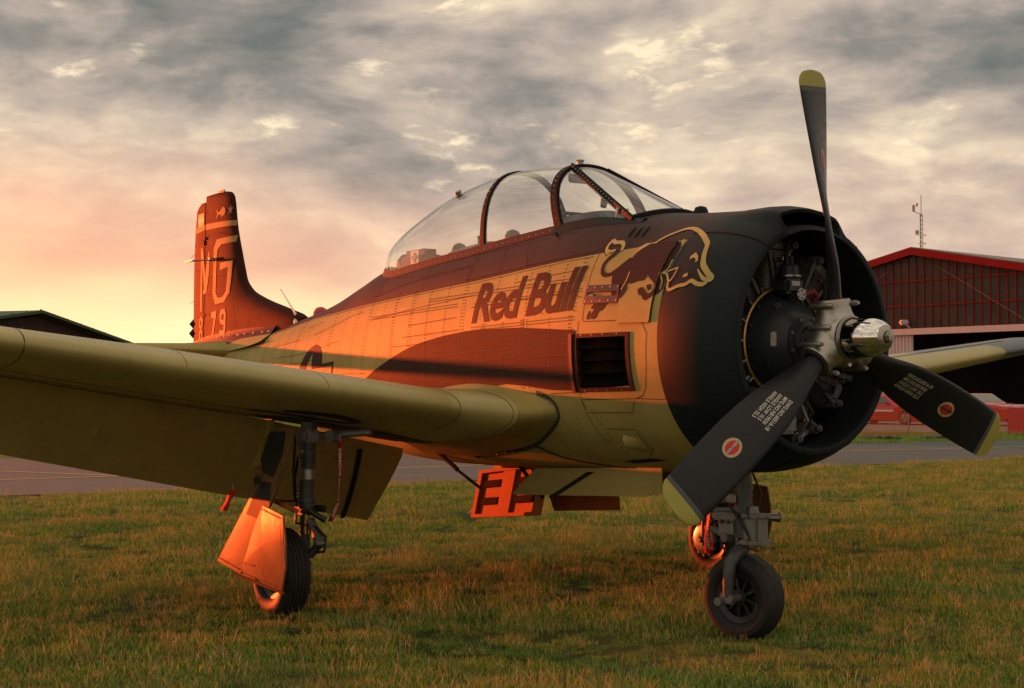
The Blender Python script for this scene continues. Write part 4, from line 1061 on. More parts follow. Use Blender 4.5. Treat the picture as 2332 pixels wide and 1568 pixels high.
for kb in range(3):
    a0 = PH+kb*2*pi/3
    def body(r0, r1, n_, name, mat, parent, tip=False, grow=0.):
        b = MB(); rows = []
        for i in range(n_+1):
            r = lerp(r0, r1, i/n_); sh = 1.0
            if tip: q = max(0, (r-(r1-.085))/.085); sh = .30+.70*sqrt(max(0, 1-q*q)); 
            rows.append(blade_sec(r, a0, shrink=sh)[0])
        b.grid(rows, True)
        if tip: b.add(rows[-1], [tuple(range(len(rows[-1])))])
        return b.build(name, mat, parent, ang=60)
    bd_ = body(.10, 1.418, 44, 'propeller_blade', M['blade'], AC)
    body(1.418, 1.447, 3, 'tip_band', M['grey_band'], bd_); body(1.447, 1.54, 14, 'blade_tip', M['yellow'], bd_, True)
    fn = blade_fn(a0)
    # oval badge: cream ring, red centre, pale propeller
    def ell(ru, rv, n_=28, cu=0, cv=0): return [(cu+ru*cos(2*pi*i/n_), cv+rv*sin(2*pi*i/n_)) for i in range(n_)]
    cx, cr_ = .005, 1.02
    bg_ = decal('blade_badge', [ell(.050, .066, 28, cx, cr_)], M['cream'], bd_, fn, .0015, .03)
    decal('badge_centre', [ell(.034, .050, 28, cx, cr_)], M['red'], bd_, fn, .003, .03)
    decal('badge_emblem', [[(cx-.004, cr_+.062), (cx+.006, cr_+.05), (cx+.008, cr_+.02), (cx+.004, cr_), (cx+.008, cr_-.03), (cx+.004, cr_-.062), (cx-.006, cr_-.05), (cx-.008, cr_-.02), (cx-.004, cr_), (cx-.008, cr_+.03)]], M['steel'], bd_, fn, .0045, .03)
    bm = textmesh('DWG.NO.6051A-18\nMFG.NO.N819030\nANGLE LOW 10.5\nANGLE HIGH 52.5', .031, 0, .0006, 1.12)
    xs_ = [v.co.x for v in bm.verts]; ys_ = [v.co.y for v in bm.verts]; L_ = max(xs_)-min(xs_); H_ = max(ys_)-min(ys_)
    for v in bm.verts:
        h = (v.co.y-min(ys_))/H_; v.co = V((.045-.125*h, .56+(v.co.x-min(xs_))*.24/L_, 0))
    cut2d(bm, .05); lay(bm, 'lettering', M['white'], bd_, fn, .002)
# hub: spider with barrel halves, clamps, bolts
b = MB()
b.lathe([(-.20, .070), (-.17, .085), (-.12, .090), (-.09, .115), (-.05, .145), (.04, .150), (.085, .142), (.105, .125), (.115, .112)], HUB, (1, 0, 0), 40)
hub = b.build('propeller_hub', M['alu'], AC)
for kb in range(3):
    a0 = PH+kb*2*pi/3; up = V((0, sin(a0), cos(a0))); b = MB()
    b.lathe([(.04, .135), (.10, .125), (.145, .102), (.185, .094), (.215, .098), (.225, .095), (.228, .066)], HUB, up, 30); b.build('barrel_arm', M['alu'], hub)
    a1 = a0+pi/3; u1 = V((0, sin(a1), cos(a1))); t1 = V((0, cos(a1), -sin(a1))); b = MB()
    b.tube([HUB+u1*.148+V((-.08, 0, 0)), HUB+u1*.150+V((-.06, 0, 0)), HUB+u1*.150+V((.07, 0, 0)), HUB+u1*.148+V((.085, 0, 0))], [.012, .019, .019, .013], 12); b.build('barrel_bolt', M['alu'], hub)
    for sx in (-1, 1):
        for rr, xx in ((.195, .0),):
            b = MB(); c = HUB+up*rr+V((0, cos(a0), -sin(a0)))*sx*.100
            b.tube([c+V((-.09, 0, 0)), c+V((-.075, 0, 0)), c+V((.075, 0, 0)), c+V((.09, 0, 0))], [.010, .017, .017, .013], 12)
            b.tube([c+V((.09, 0, 0)), c+V((.102, 0, 0))], .010, 6); b.build('hub_bolt', M['alu'], hub)
b = MB(); b.lathe([(.10, .112), (.104, .128), (.118, .130), (.124, .120), (.135, .118)], HUB, (1, 0, 0), 48); b.build('dome_ring', M['steel'], hub)
b = MB(); b.lathe([(.125, .112), (.19, .112), (.25, .110), (.29, .105), (.325, .094), (.35, .078), (.362, .066)], HUB, (1, 0, 0), 56); dome = b.build('propeller_dome', M['chrome'], AC)
b = MB(); b.lathe([(.358, .068), (.368, .060), (.376, .034)], HUB, (1, 0, 0), 40); b.lathe([(.372, .032), (.388, .032), (.39, .026), (.405, .026), (.407, 0)], HUB, (1, 0, 0), 6); b.build('dome_nut', M['alu'], dome)
b = MB(); b.lathe([(-.02, .126), (-.015, .129), (-.01, .126)], HUB, (1, 0, 0), 40); b.build('hub_wire', M['brass'], hub)

# ---------------- radial engine
EC = V((0, 0, 1.80)); X = V((1, 0, 0))
b = MB(); b.lathe([(.02, .325), (.20, .320), (.26, .310), (.28, .288), (.33, .280), (.40, .25), (.46, .205), (.505, .165), (.515, .150), (.525, .150), (.53, .118), (.548, .112), (.56, .09)], EC, X, 56)
case = b.build('crankcase', M['case'], AC)
for k in range(14):
    a = 2*pi*k/14+.1; d = V((0, sin(a), cos(a))); b = MB()
    b.bbox(EC+X*.30+d*.288, (.05, .035, .045), .01, Matrix.Rotation(-a, 3, 'X')); b.tube([EC+X*.32+d*.29, EC+X*.345+d*.29], .011, 6); b.build('case_lug', M['case'], case)
for k in range(8):
    a = 2*pi*k/8+.35; d = V((0, sin(a), cos(a))); b = MB(); b.tube([EC+X*.515+d*.135, EC+X*.54+d*.135], .010, 6); b.build('flange_nut', M['dullmetal'], case)
b = MB(); b.tube([EC+X*.545, EC+X*.62], .075, 24); b.build('propeller_shaft', M['dullmetal'], case)
b = MB(); p = EC+V((.455, -.20, .01)); nn = V((.62, -.78, 0)).normalized(); b.bbox(p+nn*.012, (.012, .034, .085), .005, nn.to_track_quat('X', 'Z').to_matrix()); pl_ = b.build('data_plate', M['plate'], case)
for (yy, zz) in ((-.205, -.12), (-.12, .20), (.14, -.19)):
    b = MB(); d = V((0, yy, zz)).normalized(); p = EC+X*.405+d*.238; b.bbox(p, (.03, .07, .04), .012, Matrix.Rotation(-atan2(yy, zz), 3, 'X')); b.build('case_boss', M['case'], case)
# ignition harness ring with leads
RR = .325
b = MB(); b.tube([EC+X*.335+V((0, sin(a)*RR, cos(a)*RR)) for a in [2*pi*k/72 for k in range(73)]], .0135, 8, caps=False); ring_ = b.build('ignition_ring', M['brass'], AC)
for k in range(18):
    a = 2*pi*(k+.5)/18; d = V((0, sin(a), cos(a))); t = V((0, cos(a), -sin(a))); b = MB()
    p = EC+X*.335+d*(RR+.01); b.tube([p, p+d*.035], .011, 8); b.build('lead_elbow', M['steel'], ring_)
    b = MB(); b.tube([p+d*.03, p+d*.09+t*.01+X*.01, p+d*.17+t*.03*(1 if k % 2 else -1)-X*.02, p+d*.24+t*.05*(1 if k % 2 else -1)-X*.10], .0065, 6); b.build('ignition_lead', M['rubber'], ring_)
cyl0 = None
for k in range(9):
    a = 2*pi*k/9; d = V((0, sin(a), cos(a))); t = V((0, cos(a), -sin(a)))
    b = MB(); prof = [(.30, .085)]
    for i in range(17): h = .325+.0135*i; r_ = .108+.02*(i/16); prof += [(h, r_), (h+.004, r_), (h+.0045, .086), (h+.0125, .086)]
    prof += [(.565, .11), (.60, .12), (.625, .09), (.63, 0)]
    b.lathe(prof, EC+X*.185, d, 22); cy = b.build('cylinder', M['dullmetal'], AC)
    for sx in (-1, 1):
        b = MB(); b.tube([EC+X*.315+d*.335+t*.045*sx, EC+X*.30+d*.56+t*.085*sx], .013, 8); b.build('pushrod_tube', M['dullmetal'], cy)
        b = MB(); c = EC+X*.285+d*.585+t*.088*sx; b.bbox(c, (.10, .06, .07), .018, Matrix.Rotation(-a, 3, 'X')); b.tube([c+X*.05, c+X*.07], .022, 10); b.tube([c+X*.07, c+X*.08], .012, 6); b.build('rocker_box', M['dullmetal'], cy)
    b = MB(); b.tube([EC+X*.30+d*.50, EC+X*.34+d*.50], .013, 6); b.build('spark_plug', M['brass'], cy)
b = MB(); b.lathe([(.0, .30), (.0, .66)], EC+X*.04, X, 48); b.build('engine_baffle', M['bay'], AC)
# governor and magneto on top of the nose case, sump below
b = MB(); c = EC+V((.40, -.02, .33)); b.bbox(c, (.12, .15, .10), .02); b.tube([c+V((0, 0, .05)), c+V((0, 0, .055)), c+V((0, 0, .115)), c+V((0, 0, .13))], [.075, .062, .062, .05], 18); gov = b.build('propeller_governor', M['case'], AC)
b = MB(); b.lathe([(0, .080), (.012, .080)], c+V((0, 0, .052)), (0, 0, 1), 24); b.build('governor_ring', M['steel'], gov)
b = MB(); b.tube([c+V((0, -.02, .13)), c+V((0, -.02, .19))], [.02, .012], 8); b.tube([c+V((0, .02, .13)), c+V((0, .02, .18))], [.02, .016], 8); b.build('governor_cap', M['darkmetal'], gov)
b = MB(); b.bbox(c+V((.065, -.01, .012)), (.006, .07, .028), .002); b.build('governor_plate', M['plate'], gov)
b = MB(); b.tube([c+V((.05, .03, -.05)), c+V((.075, .03, -.05))], .036, 16)
for q in range(5): b.tube([c+V((.075, .03+.024*cos(q*1.257), -.05+.024*sin(q*1.257))), c+V((.083, .03+.024*cos(q*1.257), -.05+.024*sin(q*1.257)))], .006, 6)
b.build('governor_flange', M['steel'], gov)
b = MB(); b.tube([c+V((.05, .08, -.05)), c+V((.07, .13, -.03)), c+V((.05, .18, -.05)), c+V((.0, .19, -.13))], .018, 8); b.build('oil_hose', M['fabric_red'] if False else M['bag'], gov)
b = MB(); b.bbox(EC+V((.30, 0, -.45)), (.14, .17, .20), .02); b.tube([EC+V((.37, .11, -.38)), EC+V((.40, .13, -.47)), EC+V((.34, .12, -.56))], .012, 8); b.build('oil_sump', M['dullmetal'], AC)
for (y0, z0, y1, z1) in ((.16, -.33, .22, -.52), (-.14, -.34, -.22, -.5), (.30, -.22, .45, -.30), (.33, .2, .47, .26), (.05, -.36, .10, -.56)):
    b = MB(); b.tube([EC+V((.33, y0, z0)), EC+V((.37, (y0+y1)/2+.02, (z0+z1)/2)), EC+V((.30, y1, z1))], .010, 8); b.build('engine_hose', M['rubber'], AC)

# ---------------- undercarriage
def wheel(b_parent, c, ax, R, Wd, rimR, spokes=9):
    c = V(c); ax = V(ax).normalized(); prof = []
    h = Wd/2
    pr = [(-h*.55, rimR), (-h*.80, rimR+.012), (-h*.98, rimR+(R-rimR)*.35), (-h, rimR+(R-rimR)*.55), (-h*.93, rimR+(R-rimR)*.78), (-h*.74, R-.014), (-h*.55, R-.004)]
    for g in (-.42, -.14, .14, .42): pr += [(h*(g-.03), R), (h*(g-.02), R-.008), (h*(g+.02), R-.008), (h*(g+.03), R)]
    pr += [(-p, r) for p, r in pr[6::-1]] if False else [(-p, r) for p, r in [pr[6], pr[5], pr[4], pr[3], pr[2], pr[1], pr[0]]]
    b = MB(); b.lathe(pr, c, ax, 64); ty = b.build('tyre', M['tyre'], b_parent, ang=40)
    b = MB(); b.lathe([(-h*.55, rimR-.03), (-h*.66, rimR-.008), (-h*.70, rimR+.006), (-h*.60, rimR+.012), (h*.60, rimR+.012), (h*.70, rimR+.006), (h*.66, rimR-.008), (h*.55, rimR-.03)], c, ax, 48)
    b.lathe([(-h*.5, .045), (-h*.62, .05), (-h*.66, .03), (-h*.66, 0)], c, ax, 20); b.lathe([(h*.5, .045), (h*.62, .05), (h*.66, .03), (h*.66, 0)], c, ax, 20)
    u = ax.orthogonal().normalized(); w = ax.cross(u)
    for k in range(spokes):
        a = 2*pi*k/spokes; d = u*cos(a)+w*sin(a); t = ax.cross(d)
        b.add([c-ax*h*.5+d*.04-t*.008, c-ax*h*.5+d*.04+t*.008, c-ax*h*.40+d*(rimR-.01)+t*.006, c-ax*h*.40+d*(rimR-.01)-t*.006, c+ax*h*.5+d*.04-t*.008, c+ax*h*.5+d*.04+t*.008, c+ax*h*.40+d*(rimR-.01)+t*.006, c+ax*h*.40+d*(rimR-.01)-t*.006], [(0, 1, 2, 3), (4, 5, 6, 7), (0, 3, 7, 4), (1, 2, 6, 5)])
    b.lathe([(0, .02), (0, rimR)], c, ax, 32)
    b.build('wheel_rim', M['darkmetal'], b_parent)
    return ty
# nose leg
zn = .243; ny = radians(13); R13 = Matrix.Rotation(ny, 3, 'Z'); nax = R13 @ V((0, -1, 0)); nfw = R13 @ V((1, 0, 0))
nc = V((-.02, 0, zn))
b = MB(); b.tube([(-.03, 0, 1.15), (-.02, 0, .80)], .055, 16); b.tube([(-.02, 0, .80), (-.015, 0, .60)], .062, 16)
for z in (.86, .89, .92): b.tube([(-.025, 0, z), (-.025, 0, z+.012)], .062, 16)
nleg = b.build('nose_leg', M['gearpaint'], AC)
b = MB(); b.bbox(V((.05, 0, .66))+nfw*.03, (.11, .13, .16), .015, R13); b.bbox(V((.05, 0, .585))+nfw*.03, (.14, .16, .03), .008, R13); b.bbox(V((.05, 0, .745))+nfw*.03, (.13, .15, .025), .008, R13); b.tube([V((.07, 0, .76)), V((.07, 0, .80))], [.035, .028], 12); b.build('steering_damper', M['dullmetal'], nleg)
b = MB(); b.tube([(.09, .08, .735), (.11, .17, .73)], [.02, .03], 10); b.tube([(.11, .17, .73), (.115, .185, .73)], [.034, .012], 10); b.build('damper_cap', M['steel'], nleg)
b = MB(); b.bbox((-.12, -.03, .73), (.20, .10, .05), .012, R13); b.bbox((-.10, -.04, .66), (.13, .08, .08), .012, R13); b.tube([(-.22, -.05, .76), (.0, -.05, .78)], .018, 8); b.tube([(-.2, -.02, .82), (.0, -.02, .84)], .015, 8); b.build('steering_cylinder', M['dullmetal'], nleg)
b = MB(); b.bbox((-.03, -.03, .80), (.02, .06, .03), .004); b.build('red_marker', M['red'], nleg)
b = MB(); b.tube([(-.02, 0, .62), (-.02, 0, .54)], .05, 14); b.tube([(-.28, -.02, .64), (-.12, -.04, .60)], .022, 8); b.lathe([(-.03, .03), (.03, .03)], (-.12, -.045, .60), (0, 1, 0), 14); b.lathe([(.03, .03), (.03, 0)], (-.12, -.045, .60), (0, -1, 0), 14); b.tube([(-.20, .03, .70), (.02, .0, .60)], .015, 8); b.build('torque_arm', M['dullmetal'], nleg)
fk = [V((.0, 0, .565)), V((-.01, 0, .54))+nax*.02, V((-.02, 0, .515))+nax*.08, V((-.03, 0, .46))+nax*.13, V((-.035, 0, .38))+nax*.145, V((-.04, 0, .30))+nax*.145, V((-.04, 0, .255))+nax*.143]
b = MB(); b.tube(fk, [.040, .042, .042, .038, .036, .034, .032], 16); b.tube([fk[-2]+V((0, 0, .045)), fk[-2]+V((0, 0, .036))], .036, 16); b.build('nose_fork', M['gearpaint'], nleg)
b = MB(); b.tube([nc+nax*.05, nc+nax*.165], .026, 16); b.bbox(nc+nax*.14+V((-.03, 0, -.0)), (.10, .035, .07), .01, R13); b.tube([nc+nax*.15+nfw*-.07+V((0, 0, -.02)), nc+nax*.185+nfw*-.07+V((0, 0, -.02))], .026, 14); b.build('axle', M['dullmetal'], nleg)
b = MB(); b.tube([fk[0]+V((.02, .0, .0)), fk[0]+nfw*.12+V((0, 0, .005))], .015, 8); b.tube([fk[0]+nfw*.05-nax*.02, fk[0]+nfw*.05+nax*.02], .022, 10); b.build('tow_lug', M['dullmetal'], nleg)
wheel(nleg, nc, nax, .262, .185, .150, 9)
b = MB(); b.prism([(-.16, .76), (.02, .76), (.10, .50), (.04, .46), (-.12, .50)], .20, .212, lambda u, v, h: V((u, h, v))); pass
for pts, r in (([(-.05, -.05, 1.0), (-.09, -.07, .90), (-.06, -.08, .80), (.04, -.09, .72), (.10, -.05, .60)], .008), ([(.0, .06, 1.0), (.05, .08, .88), (.03, .07, .76)], .007), ([(-.12, -.05, .66), (-.16, -.07, .58), (-.08, -.10, .52), (-.03, -.06, .50)], .006)):
    P = [tuple(lerp(V(pts[j]), V(pts[j+1]), q/4)) for j in range(len(pts)-1) for q in range(4)]+[pts[-1]]
    b = MB(); b.tube(P, r, 6); b.build('hydraulic_hose', M['rubber'], nleg)
for (x, y, z) in ((.09, -.055, .745), (.01, -.055, .745), (.09, -.06, .60), (.01, -.06, .60), (-.12, -.085, .70), (-.06, -.085, .70)):
    b = MB(); b.tube([(x, y, z), (x, y-.025, z)], .012, 6); b.build('bolt_head', M['steel'], nleg)
b = MB(); b.bbox((-.05, -.075, .845), (.07, .03, .05), .006); b.build('data_plate', M['plate'], nleg)
# belly: long keel door under the nose, braced hatch behind it
b = MB()
kd = [(-.50, 1.02), (-.50, .86), (-.66, .825), (-2.20, .745), (-1.98, .90), (-1.9, .95)]
b.prism(kd, -.255, -.245, lambda u, v, h: V((u, h+.03*(v-.9), v))); bdoor = b.build('nose_wheel_door', M['tan'], AC, smooth=False)
b = MB(); b.prism([(-1.28, .955), (-1.20, .96), (-1.62, .775), (-1.70, .77)], -.262, -.258, lambda u, v, h: V((u, h+.03*(v-.9), v))); b.build('door_stripe', M['black'], bdoor, smooth=False)
b = MB(); b.prism([(-.50, 1.0), (-.50, .88), (-1.4, .84), (-1.95, .90)], .245, .255, lambda u, v, h: V((u, h, v))); b.build('nose_wheel_door', M['orange_in'], AC, smooth=False)
# hatch (tilted frame with stiffeners), standing open under the belly
hO = V((-3.36, .15, .465))
hx = (V((-2.0, -.15, .60))-hO); hz = (V((-3.23, .15, .857))-hO)
def H(u, v, w=0.): nn = hx.cross(hz).normalized(); return hO+hx*u+hz*v+nn*w
b = MB(); b.add([H(0, 0), H(1, 0), H(1, 1), H(0, 1), H(0, 0, -.012), H(1, 0, -.012), H(1, 1, -.012), H(0, 1, -.012)], [(0, 1, 2, 3), (4, 5, 6, 7), (0, 1, 5, 4), (1, 2, 6, 5), (2, 3, 7, 6), (3, 0, 4, 7)]); hatch = b.build('belly_hatch', M['orange_in'], AC, smooth=False)
def hbar(name, u0, v0, u1, v1, w0, w1, mat):
    b = MB(); P = [H(u0, v0, w0), H(u1, v0, w0), H(u1, v1, w0), H(u0, v1, w0), H(u0, v0, w1), H(u1, v0, w1), H(u1, v1, w1), H(u0, v1, w1)]
    b.add(P, [(0, 1, 2, 3), (4, 5, 6, 7), (0, 1, 5, 4), (1, 2, 6, 5), (2, 3, 7, 6), (3, 0, 4, 7)]); return b.build(name, mat, hatch, smooth=False)
for a in ((0, 0, 1, .07), (0, .93, 1, 1), (0, .07, .06, .93), (.94, .07, 1, .93)): hbar('hatch_rim', *a, .001, .035, M['orange_in'])
hbar('hatch_stiffener', .40, .07, .58, .93, .001, .028, M['orange_in'])
for v in (.27, .63):
    for u0, u1 in ((.10, .36), (.62, .90)): hbar('hatch_pocket_shade', u0, v, u1, v+.14, .001, .022, M['bay'])  # near-black blocks: the shade of the recessed pockets is put into the colour
b = MB(); b.add([(-2.35, .10, .90), (-1.55, .22, .90), (-1.52, .22, .655), (-2.25, .16, .60)], [(0, 1, 2, 3)]); b.build('hatch_wing', M['orange_in'], AC, smooth=False)
b = MB(); b.tube([(-3.28, -.30, 1.05), (-2.95, -.30, .92), (-2.90, -.30, .895)], .018, 8); b.tube([(-2.92, -.30, .90), (-2.60, -.28, .77)], .012, 8); b.build('hatch_strut', M['dark'], AC)
b = MB(); b.tube([(-2.35, -.10, .96), (-1.95, -.16, .74)], .016, 8); b.build('hatch_strut', M['dark'], AC)
b = MB(); b.add([(-3.0, -.34, .965), (-1.2, -.34, .955), (-1.2, .34, .955), (-3.0, .34, .965)], [(0, 1, 2, 3)]); 
# main legs
def main_leg(sx):
    yl = 1.825; xl = -2.42
    b = MB(); b.tube([(xl+.06, sx*(yl+.0), 1.30), (xl+.02, sx*yl, .80), (xl+.02, sx*yl, .70)], [.056, .056, .054], 20)
    for z in (1.16, 1.13, .75, .72): b.tube([(xl+.03, sx*yl, z), (xl+.03, sx*yl, z+.02)], .063, 20)
    leg = b.build('main_leg', M['gearpaint'], AC)
    b = MB(); b.tube([(xl+.01, sx*yl, .72), (xl, sx*yl, .22)], .036, 16); b.build('oleo_piston', M['gearpaint'], leg)
    b = MB(); b.tube([(xl+.01, sx*yl, .66), (xl+.005, sx*yl, .53)], .038, 16); b.build('oleo_chrome', M['chrome'], leg)
    for z, h in ((1.085, .02), (.80, .012), (.775, .015), (.45, .02)):
        b = MB(); b.lathe([(0, .0585 if z > .6 else .039), (h, .0585 if z > .6 else .039)], (xl+.04*(z > 1), sx*yl, z), (0, 0, 1), 20); b.build('leg_label', M['plate'], leg)
    b = MB(); b.lathe([(0, .0575), (.15, .0575)], (xl+.038, sx*yl, .90), (-.08, 0, 1), 20); b.build('data_plate', M['plate'], leg)
    b = MB(); b.bbox((xl+.05, sx*yl, 1.20), (.16, .13, .09), .02); b.tube([(xl+.10, sx*(yl-.06), 1.20), (xl+.40, sx*(yl-.30), 1.23)], .026, 10); b.lathe([(-.03, .045), (.03, .045), (.03, 0)], (xl+.22, sx*(yl-.10), 1.20), (.3, -1, 0), 16); b.lathe([(-.03, .045), (-.03, 0)], (xl+.22, sx*(yl-.10), 1.20), (.3, -1, 0), 16); b.build('trunnion', M['dullmetal'], leg)
    b = MB(); b.bbox((xl-.02, sx*(yl-.01), .685), (.15, .13, .05), .015); b.tube([(xl+.10, sx*(yl-.10), .70), (xl-.02, sx*(yl-.05), .70)], .024, 10); b.tube([(xl+.06, sx*yl, .69), (xl+.12, sx*(yl-.10), .62)], .02, 8); b.build('leg_collar', M['darkmetal'], leg)
    b = MB(); b.prism([(.04, .64), (.20, .50), (.20, .46), (.04, .60)], -.03, .03, lambda u, v, h: V((xl+u, sx*(yl-.02)+h, v))); b.prism([(.20, .50), (.04, .36), (.04, .40), (.20, .46)], -.025, .025, lambda u, v, h: V((xl+u, sx*(yl-.02)+h, v))); b.tube([(xl+.2, sx*(yl-.06), .48), (xl+.2, sx*(yl+.02), .48)], .02, 10); b.build('torque_link', M['dullmetal'], leg)
    for i, pts in enumerate(([(xl-.07, sx*(yl+.02), 1.05), (xl-.10, sx*(yl+.03), .9), (xl-.09, sx*(yl+.02), .72), (xl-.04, sx*(yl+.05), .60), (xl+.12, sx*(yl-.03), .58), (xl+.22, sx*(yl-.05), .52), (xl+.20, sx*(yl-.05), .42), (xl+.05, sx*(yl-.05), .40)], [(xl-.05, sx*(yl+.05), 1.2), (xl-.08, sx*(yl+.05), .95), (xl-.08, sx*(yl+.04), .74)])):
        b = MB(); b.tube([tuple(lerp(V(pts[j]), V(pts[j+1]), q/4)) for j in range(len(pts)-1) for q in range(4)]+[pts[-1]], .009, 6); b.build('brake_hose', M['rubber'], leg)
    b = MB(); b.tube([(xl-.06, sx*(yl+.05), .745), (xl-.35, sx*(yl+.26), .76)], .007, 6); b.build('door_rod', M['steel'], leg)
    c = V((xl-.02, sx*(yl+.165), .272)); ax = V((0, sx, 0))
    wheel(leg, c, ax, .305, .20, .165, 9)
    b = MB(); b.tube([c-ax*.20, c], .03, 12)
    b.lathe([(-.125, .13), (-.165, .13), (-.175, .11), (-.175, .05), (-.20, .04), (-.20, 0)], c, ax, 24)
    for q in range(12): a = 2*pi*q/12; b.bbox(c-ax*.148+V((cos(a)*.128, 0, sin(a)*.128)), (.03, .05, .03), .008, Matrix.Rotation(-a, 3, 'Y'))
    b.tube([c-ax*.2, c-ax*.225], .024, 10); b.build('brake_disc', M['plate'] if False else M['steel'], leg)
    return leg
main_leg(-1); main_leg(1)
# wheel-well doors hanging outboard of each leg
D1 =  [(-2.295, -2.11, 1.26), (-1.932, -2.141, 1.269), (-2.003, -2.147, 1.025), (-2.26, -2.139, 0.751), (-2.488, -2.126, 0.616), (-2.491, -2.136, 0.403), (-2.819, -2.117, 0.232), (-3.343, -2.074, 0.268), (-2.671, -2.103, 0.782)]
D2 =  [(-2.323, -2.168, 0.742), (-1.865, -2.23, 0.712), (-1.815, -2.237, 0.55), (-1.803, -2.239, 0.398), (-1.888, -2.226, 0.23), (-2.923, -2.09, 0.225), (-2.707, -2.117, 0.402), (-2.466, -2.149, 0.634)]
def shell(name, P, th, mat, sx, bow=0.):
    P = [V((p[0], p[1]*-sx, p[2])) for p in P]; c = sum(P, V())/len(P); n_ = len(P); b = MB(); L_ = 6
    for side in (0, 1):
        rows = []
        for i in range(L_+1):
            t = i/L_; rows.append([lerp(c, p, t)+V((0, sx*(bow*(1-t*t)+(th if side else 0)), 0)) for p in P+[P[0]]])
        b.grid(rows)
    A = [p for p in P+[P[0]]]; b.grid([A, [p+V((0, sx*th, 0)) for p in A]])
    return b.build(name, mat, AC, ang=40), P
for sx in (-1, 1):
    if sx > 0: D1 = [(lerp(p[0], -2.4, .45), p[1], p[2]) for p in D1]; D2 = [(lerp(p[0], -2.4, .45), p[1], p[2]) for p in D2]
    d1, P1 = shell('strut_door', D1, .012, M['door'], sx, .012)
    d2, P2 = shell('wheel_door', D2, .012, M['door'], sx, .035)
    def on1(u, v, off, P=P1, sx=sx):     # door plane y from x,z (fitted)
        return V((u, sx*(2.135-(u+2.3)*-.0+.016+off), v))
    decal('door_marking', [[(-2.26, 1.24), (-2.03, 1.24), (-2.06, 1.06), (-2.20, .93), (-2.38, .96), (-2.42, 1.05)], [(-2.24, .90), (-2.40, .90), (-2.55, .78), (-2.66, .66), (-2.42, .64), (-2.27, .74)], [(-2.47, .95), (-2.54, .90), (-2.51, .85), (-2.45, .90)]], M['black'], d1, on1, .004, .1)
    b = MB()
    for i in range(26):
        t = i/26
        for (a, c) in ((P1[8], P1[7]), (P1[2], P1[4]), (P1[7], P1[6])): p = lerp(a, c, t); q = sum(P1, V())/9; p = lerp(p, q, .06); b.dome(p+V((0, sx*.018, 0)), (0, sx, 0), .005, .004, 5)
        for x in (-2.50, -2.47, -2.44, -2.41, -2.38, -2.35): pass
        for (a, c) in ((P2[0], P2[1]), (P2[5], P2[4]), (P2[1], P2[3]), (V((-2.60, sx*2.19, .33)), V((-2.08, sx*2.125, .29)))): p = lerp(a, c, t); q = sum(P2, V())/8; p = lerp(p, q, .08); b.dome(p+V((0, sx*.024, 0)), (0, sx, 0), .005, .004, 5)
    stuff(b.build('rivets', M['rivet_dark'], d2))
    b = MB(); b.tube([(-2.36, sx*2.06, .76), (-2.09, sx*2.04, .715)], .018, 8); b.tube([(-2.68, sx*2.22, .25), (-2.10, sx*2.13, .185)], .012, 8); b.build('door_lip', M['orange_in'], d2)
# ------------------------------------------------------------------ ground and everything on it
def ground_mat():
    m, k = new_mat('turf'); oc = k('ShaderNodeTexCoord').outputs['Object']
    a = k.noise(oc, .35, 5, .6); f = k.noise(oc, 9, 6, .7)
    c = k.mix(k.step(a, .38, .66), (.05, .10, .015, 1), (.22, .20, .06, 1))
    c = k.mix(k.math('MULTIPLY', f, .7), c, (.02, .03, .01, 1))
    bp = k('ShaderNodeBump', {'Strength': .9, 'Distance': .05, 'Height': k.noise(oc, 26, 6, .75)})
    return finish(m, k, k('ShaderNodeBsdfPrincipled', {'Base Color': c, 'Roughness': .95, 'Normal': bp.outputs[0], 'Specular IOR Level': .15}).outputs[0])
b = MB(); b.add([(-900, -60, 0), (900, -60, 0), (900, 2500, 0), (-900, 2500, 0)], [(0, 1, 2, 3)]); g = b.build('ground', ground_mat(), None, smooth=False); kind(g, 'structure')
def asphalt():
    m, k = new_mat('asphalt'); oc = k('ShaderNodeTexCoord').outputs['Object']
    sp = k('ShaderNodeTexVoronoi', {'Vector': oc, 'Scale': 22.0}).outputs['Distance']
    a = k.noise(oc, .5, 6, .65); st = k.noise(k('ShaderNodeMapping', {0: oc, 2: (0, 0, -.2), 3: (.12, 2.2, 1)}).outputs[0], 1.0, 6, .7)
    f = k.noise(oc, 14, 8, .8)
    c = k.mix(a, (.065, .088, .088, 1), (.115, .145, .14, 1))
    c = k.mix(k.step(f, .58, .70), c, (.32, .31, .27, 1))
    c = k.mix(k.math('MULTIPLY', k.step(st, .56, .7), .5), c, (.17, .18, .18, 1))
    bp = k('ShaderNodeBump', {'Strength': .25, 'Distance': .01, 'Height': f})
    return finish(m, k, k('ShaderNodeBsdfPrincipled', {'Base Color': c, 'Roughness': .9, 'Normal': bp.outputs[0], 'Specular IOR Level': .2}).outputs[0])
def gp(u, v):       # not a camera trick: plan positions measured once from the site, metres east/north of the camera
    d = 1.51*3170/(v-890.); return ((u-1166)/3170*d, d)
NE = [(-60, 8.4), (-7.3, 19.9), (-1.9, 22.4), (11.5, 31.2), (60, 63)]      # near edge of the taxiway
FE = [(-60, -3+12), (-11.4, 31.0), (15.5, 42.0), (60, 62+12)]
near = [(-80, -8.0), (-30, 10.6), (-14, 17.0), (-7.3, 19.9), (-1.9, 22.6), (5, 26.8), (11.5, 31.0), (30, 43.0), (120, 101)]
far = [(-80, 0.0), (-30, 23.3), (-18, 28.4), (-11.4, 31.2), (-2, 34.7), (5, 37.6), (15.5, 42.2), (34, 50.3), (120, 105)]
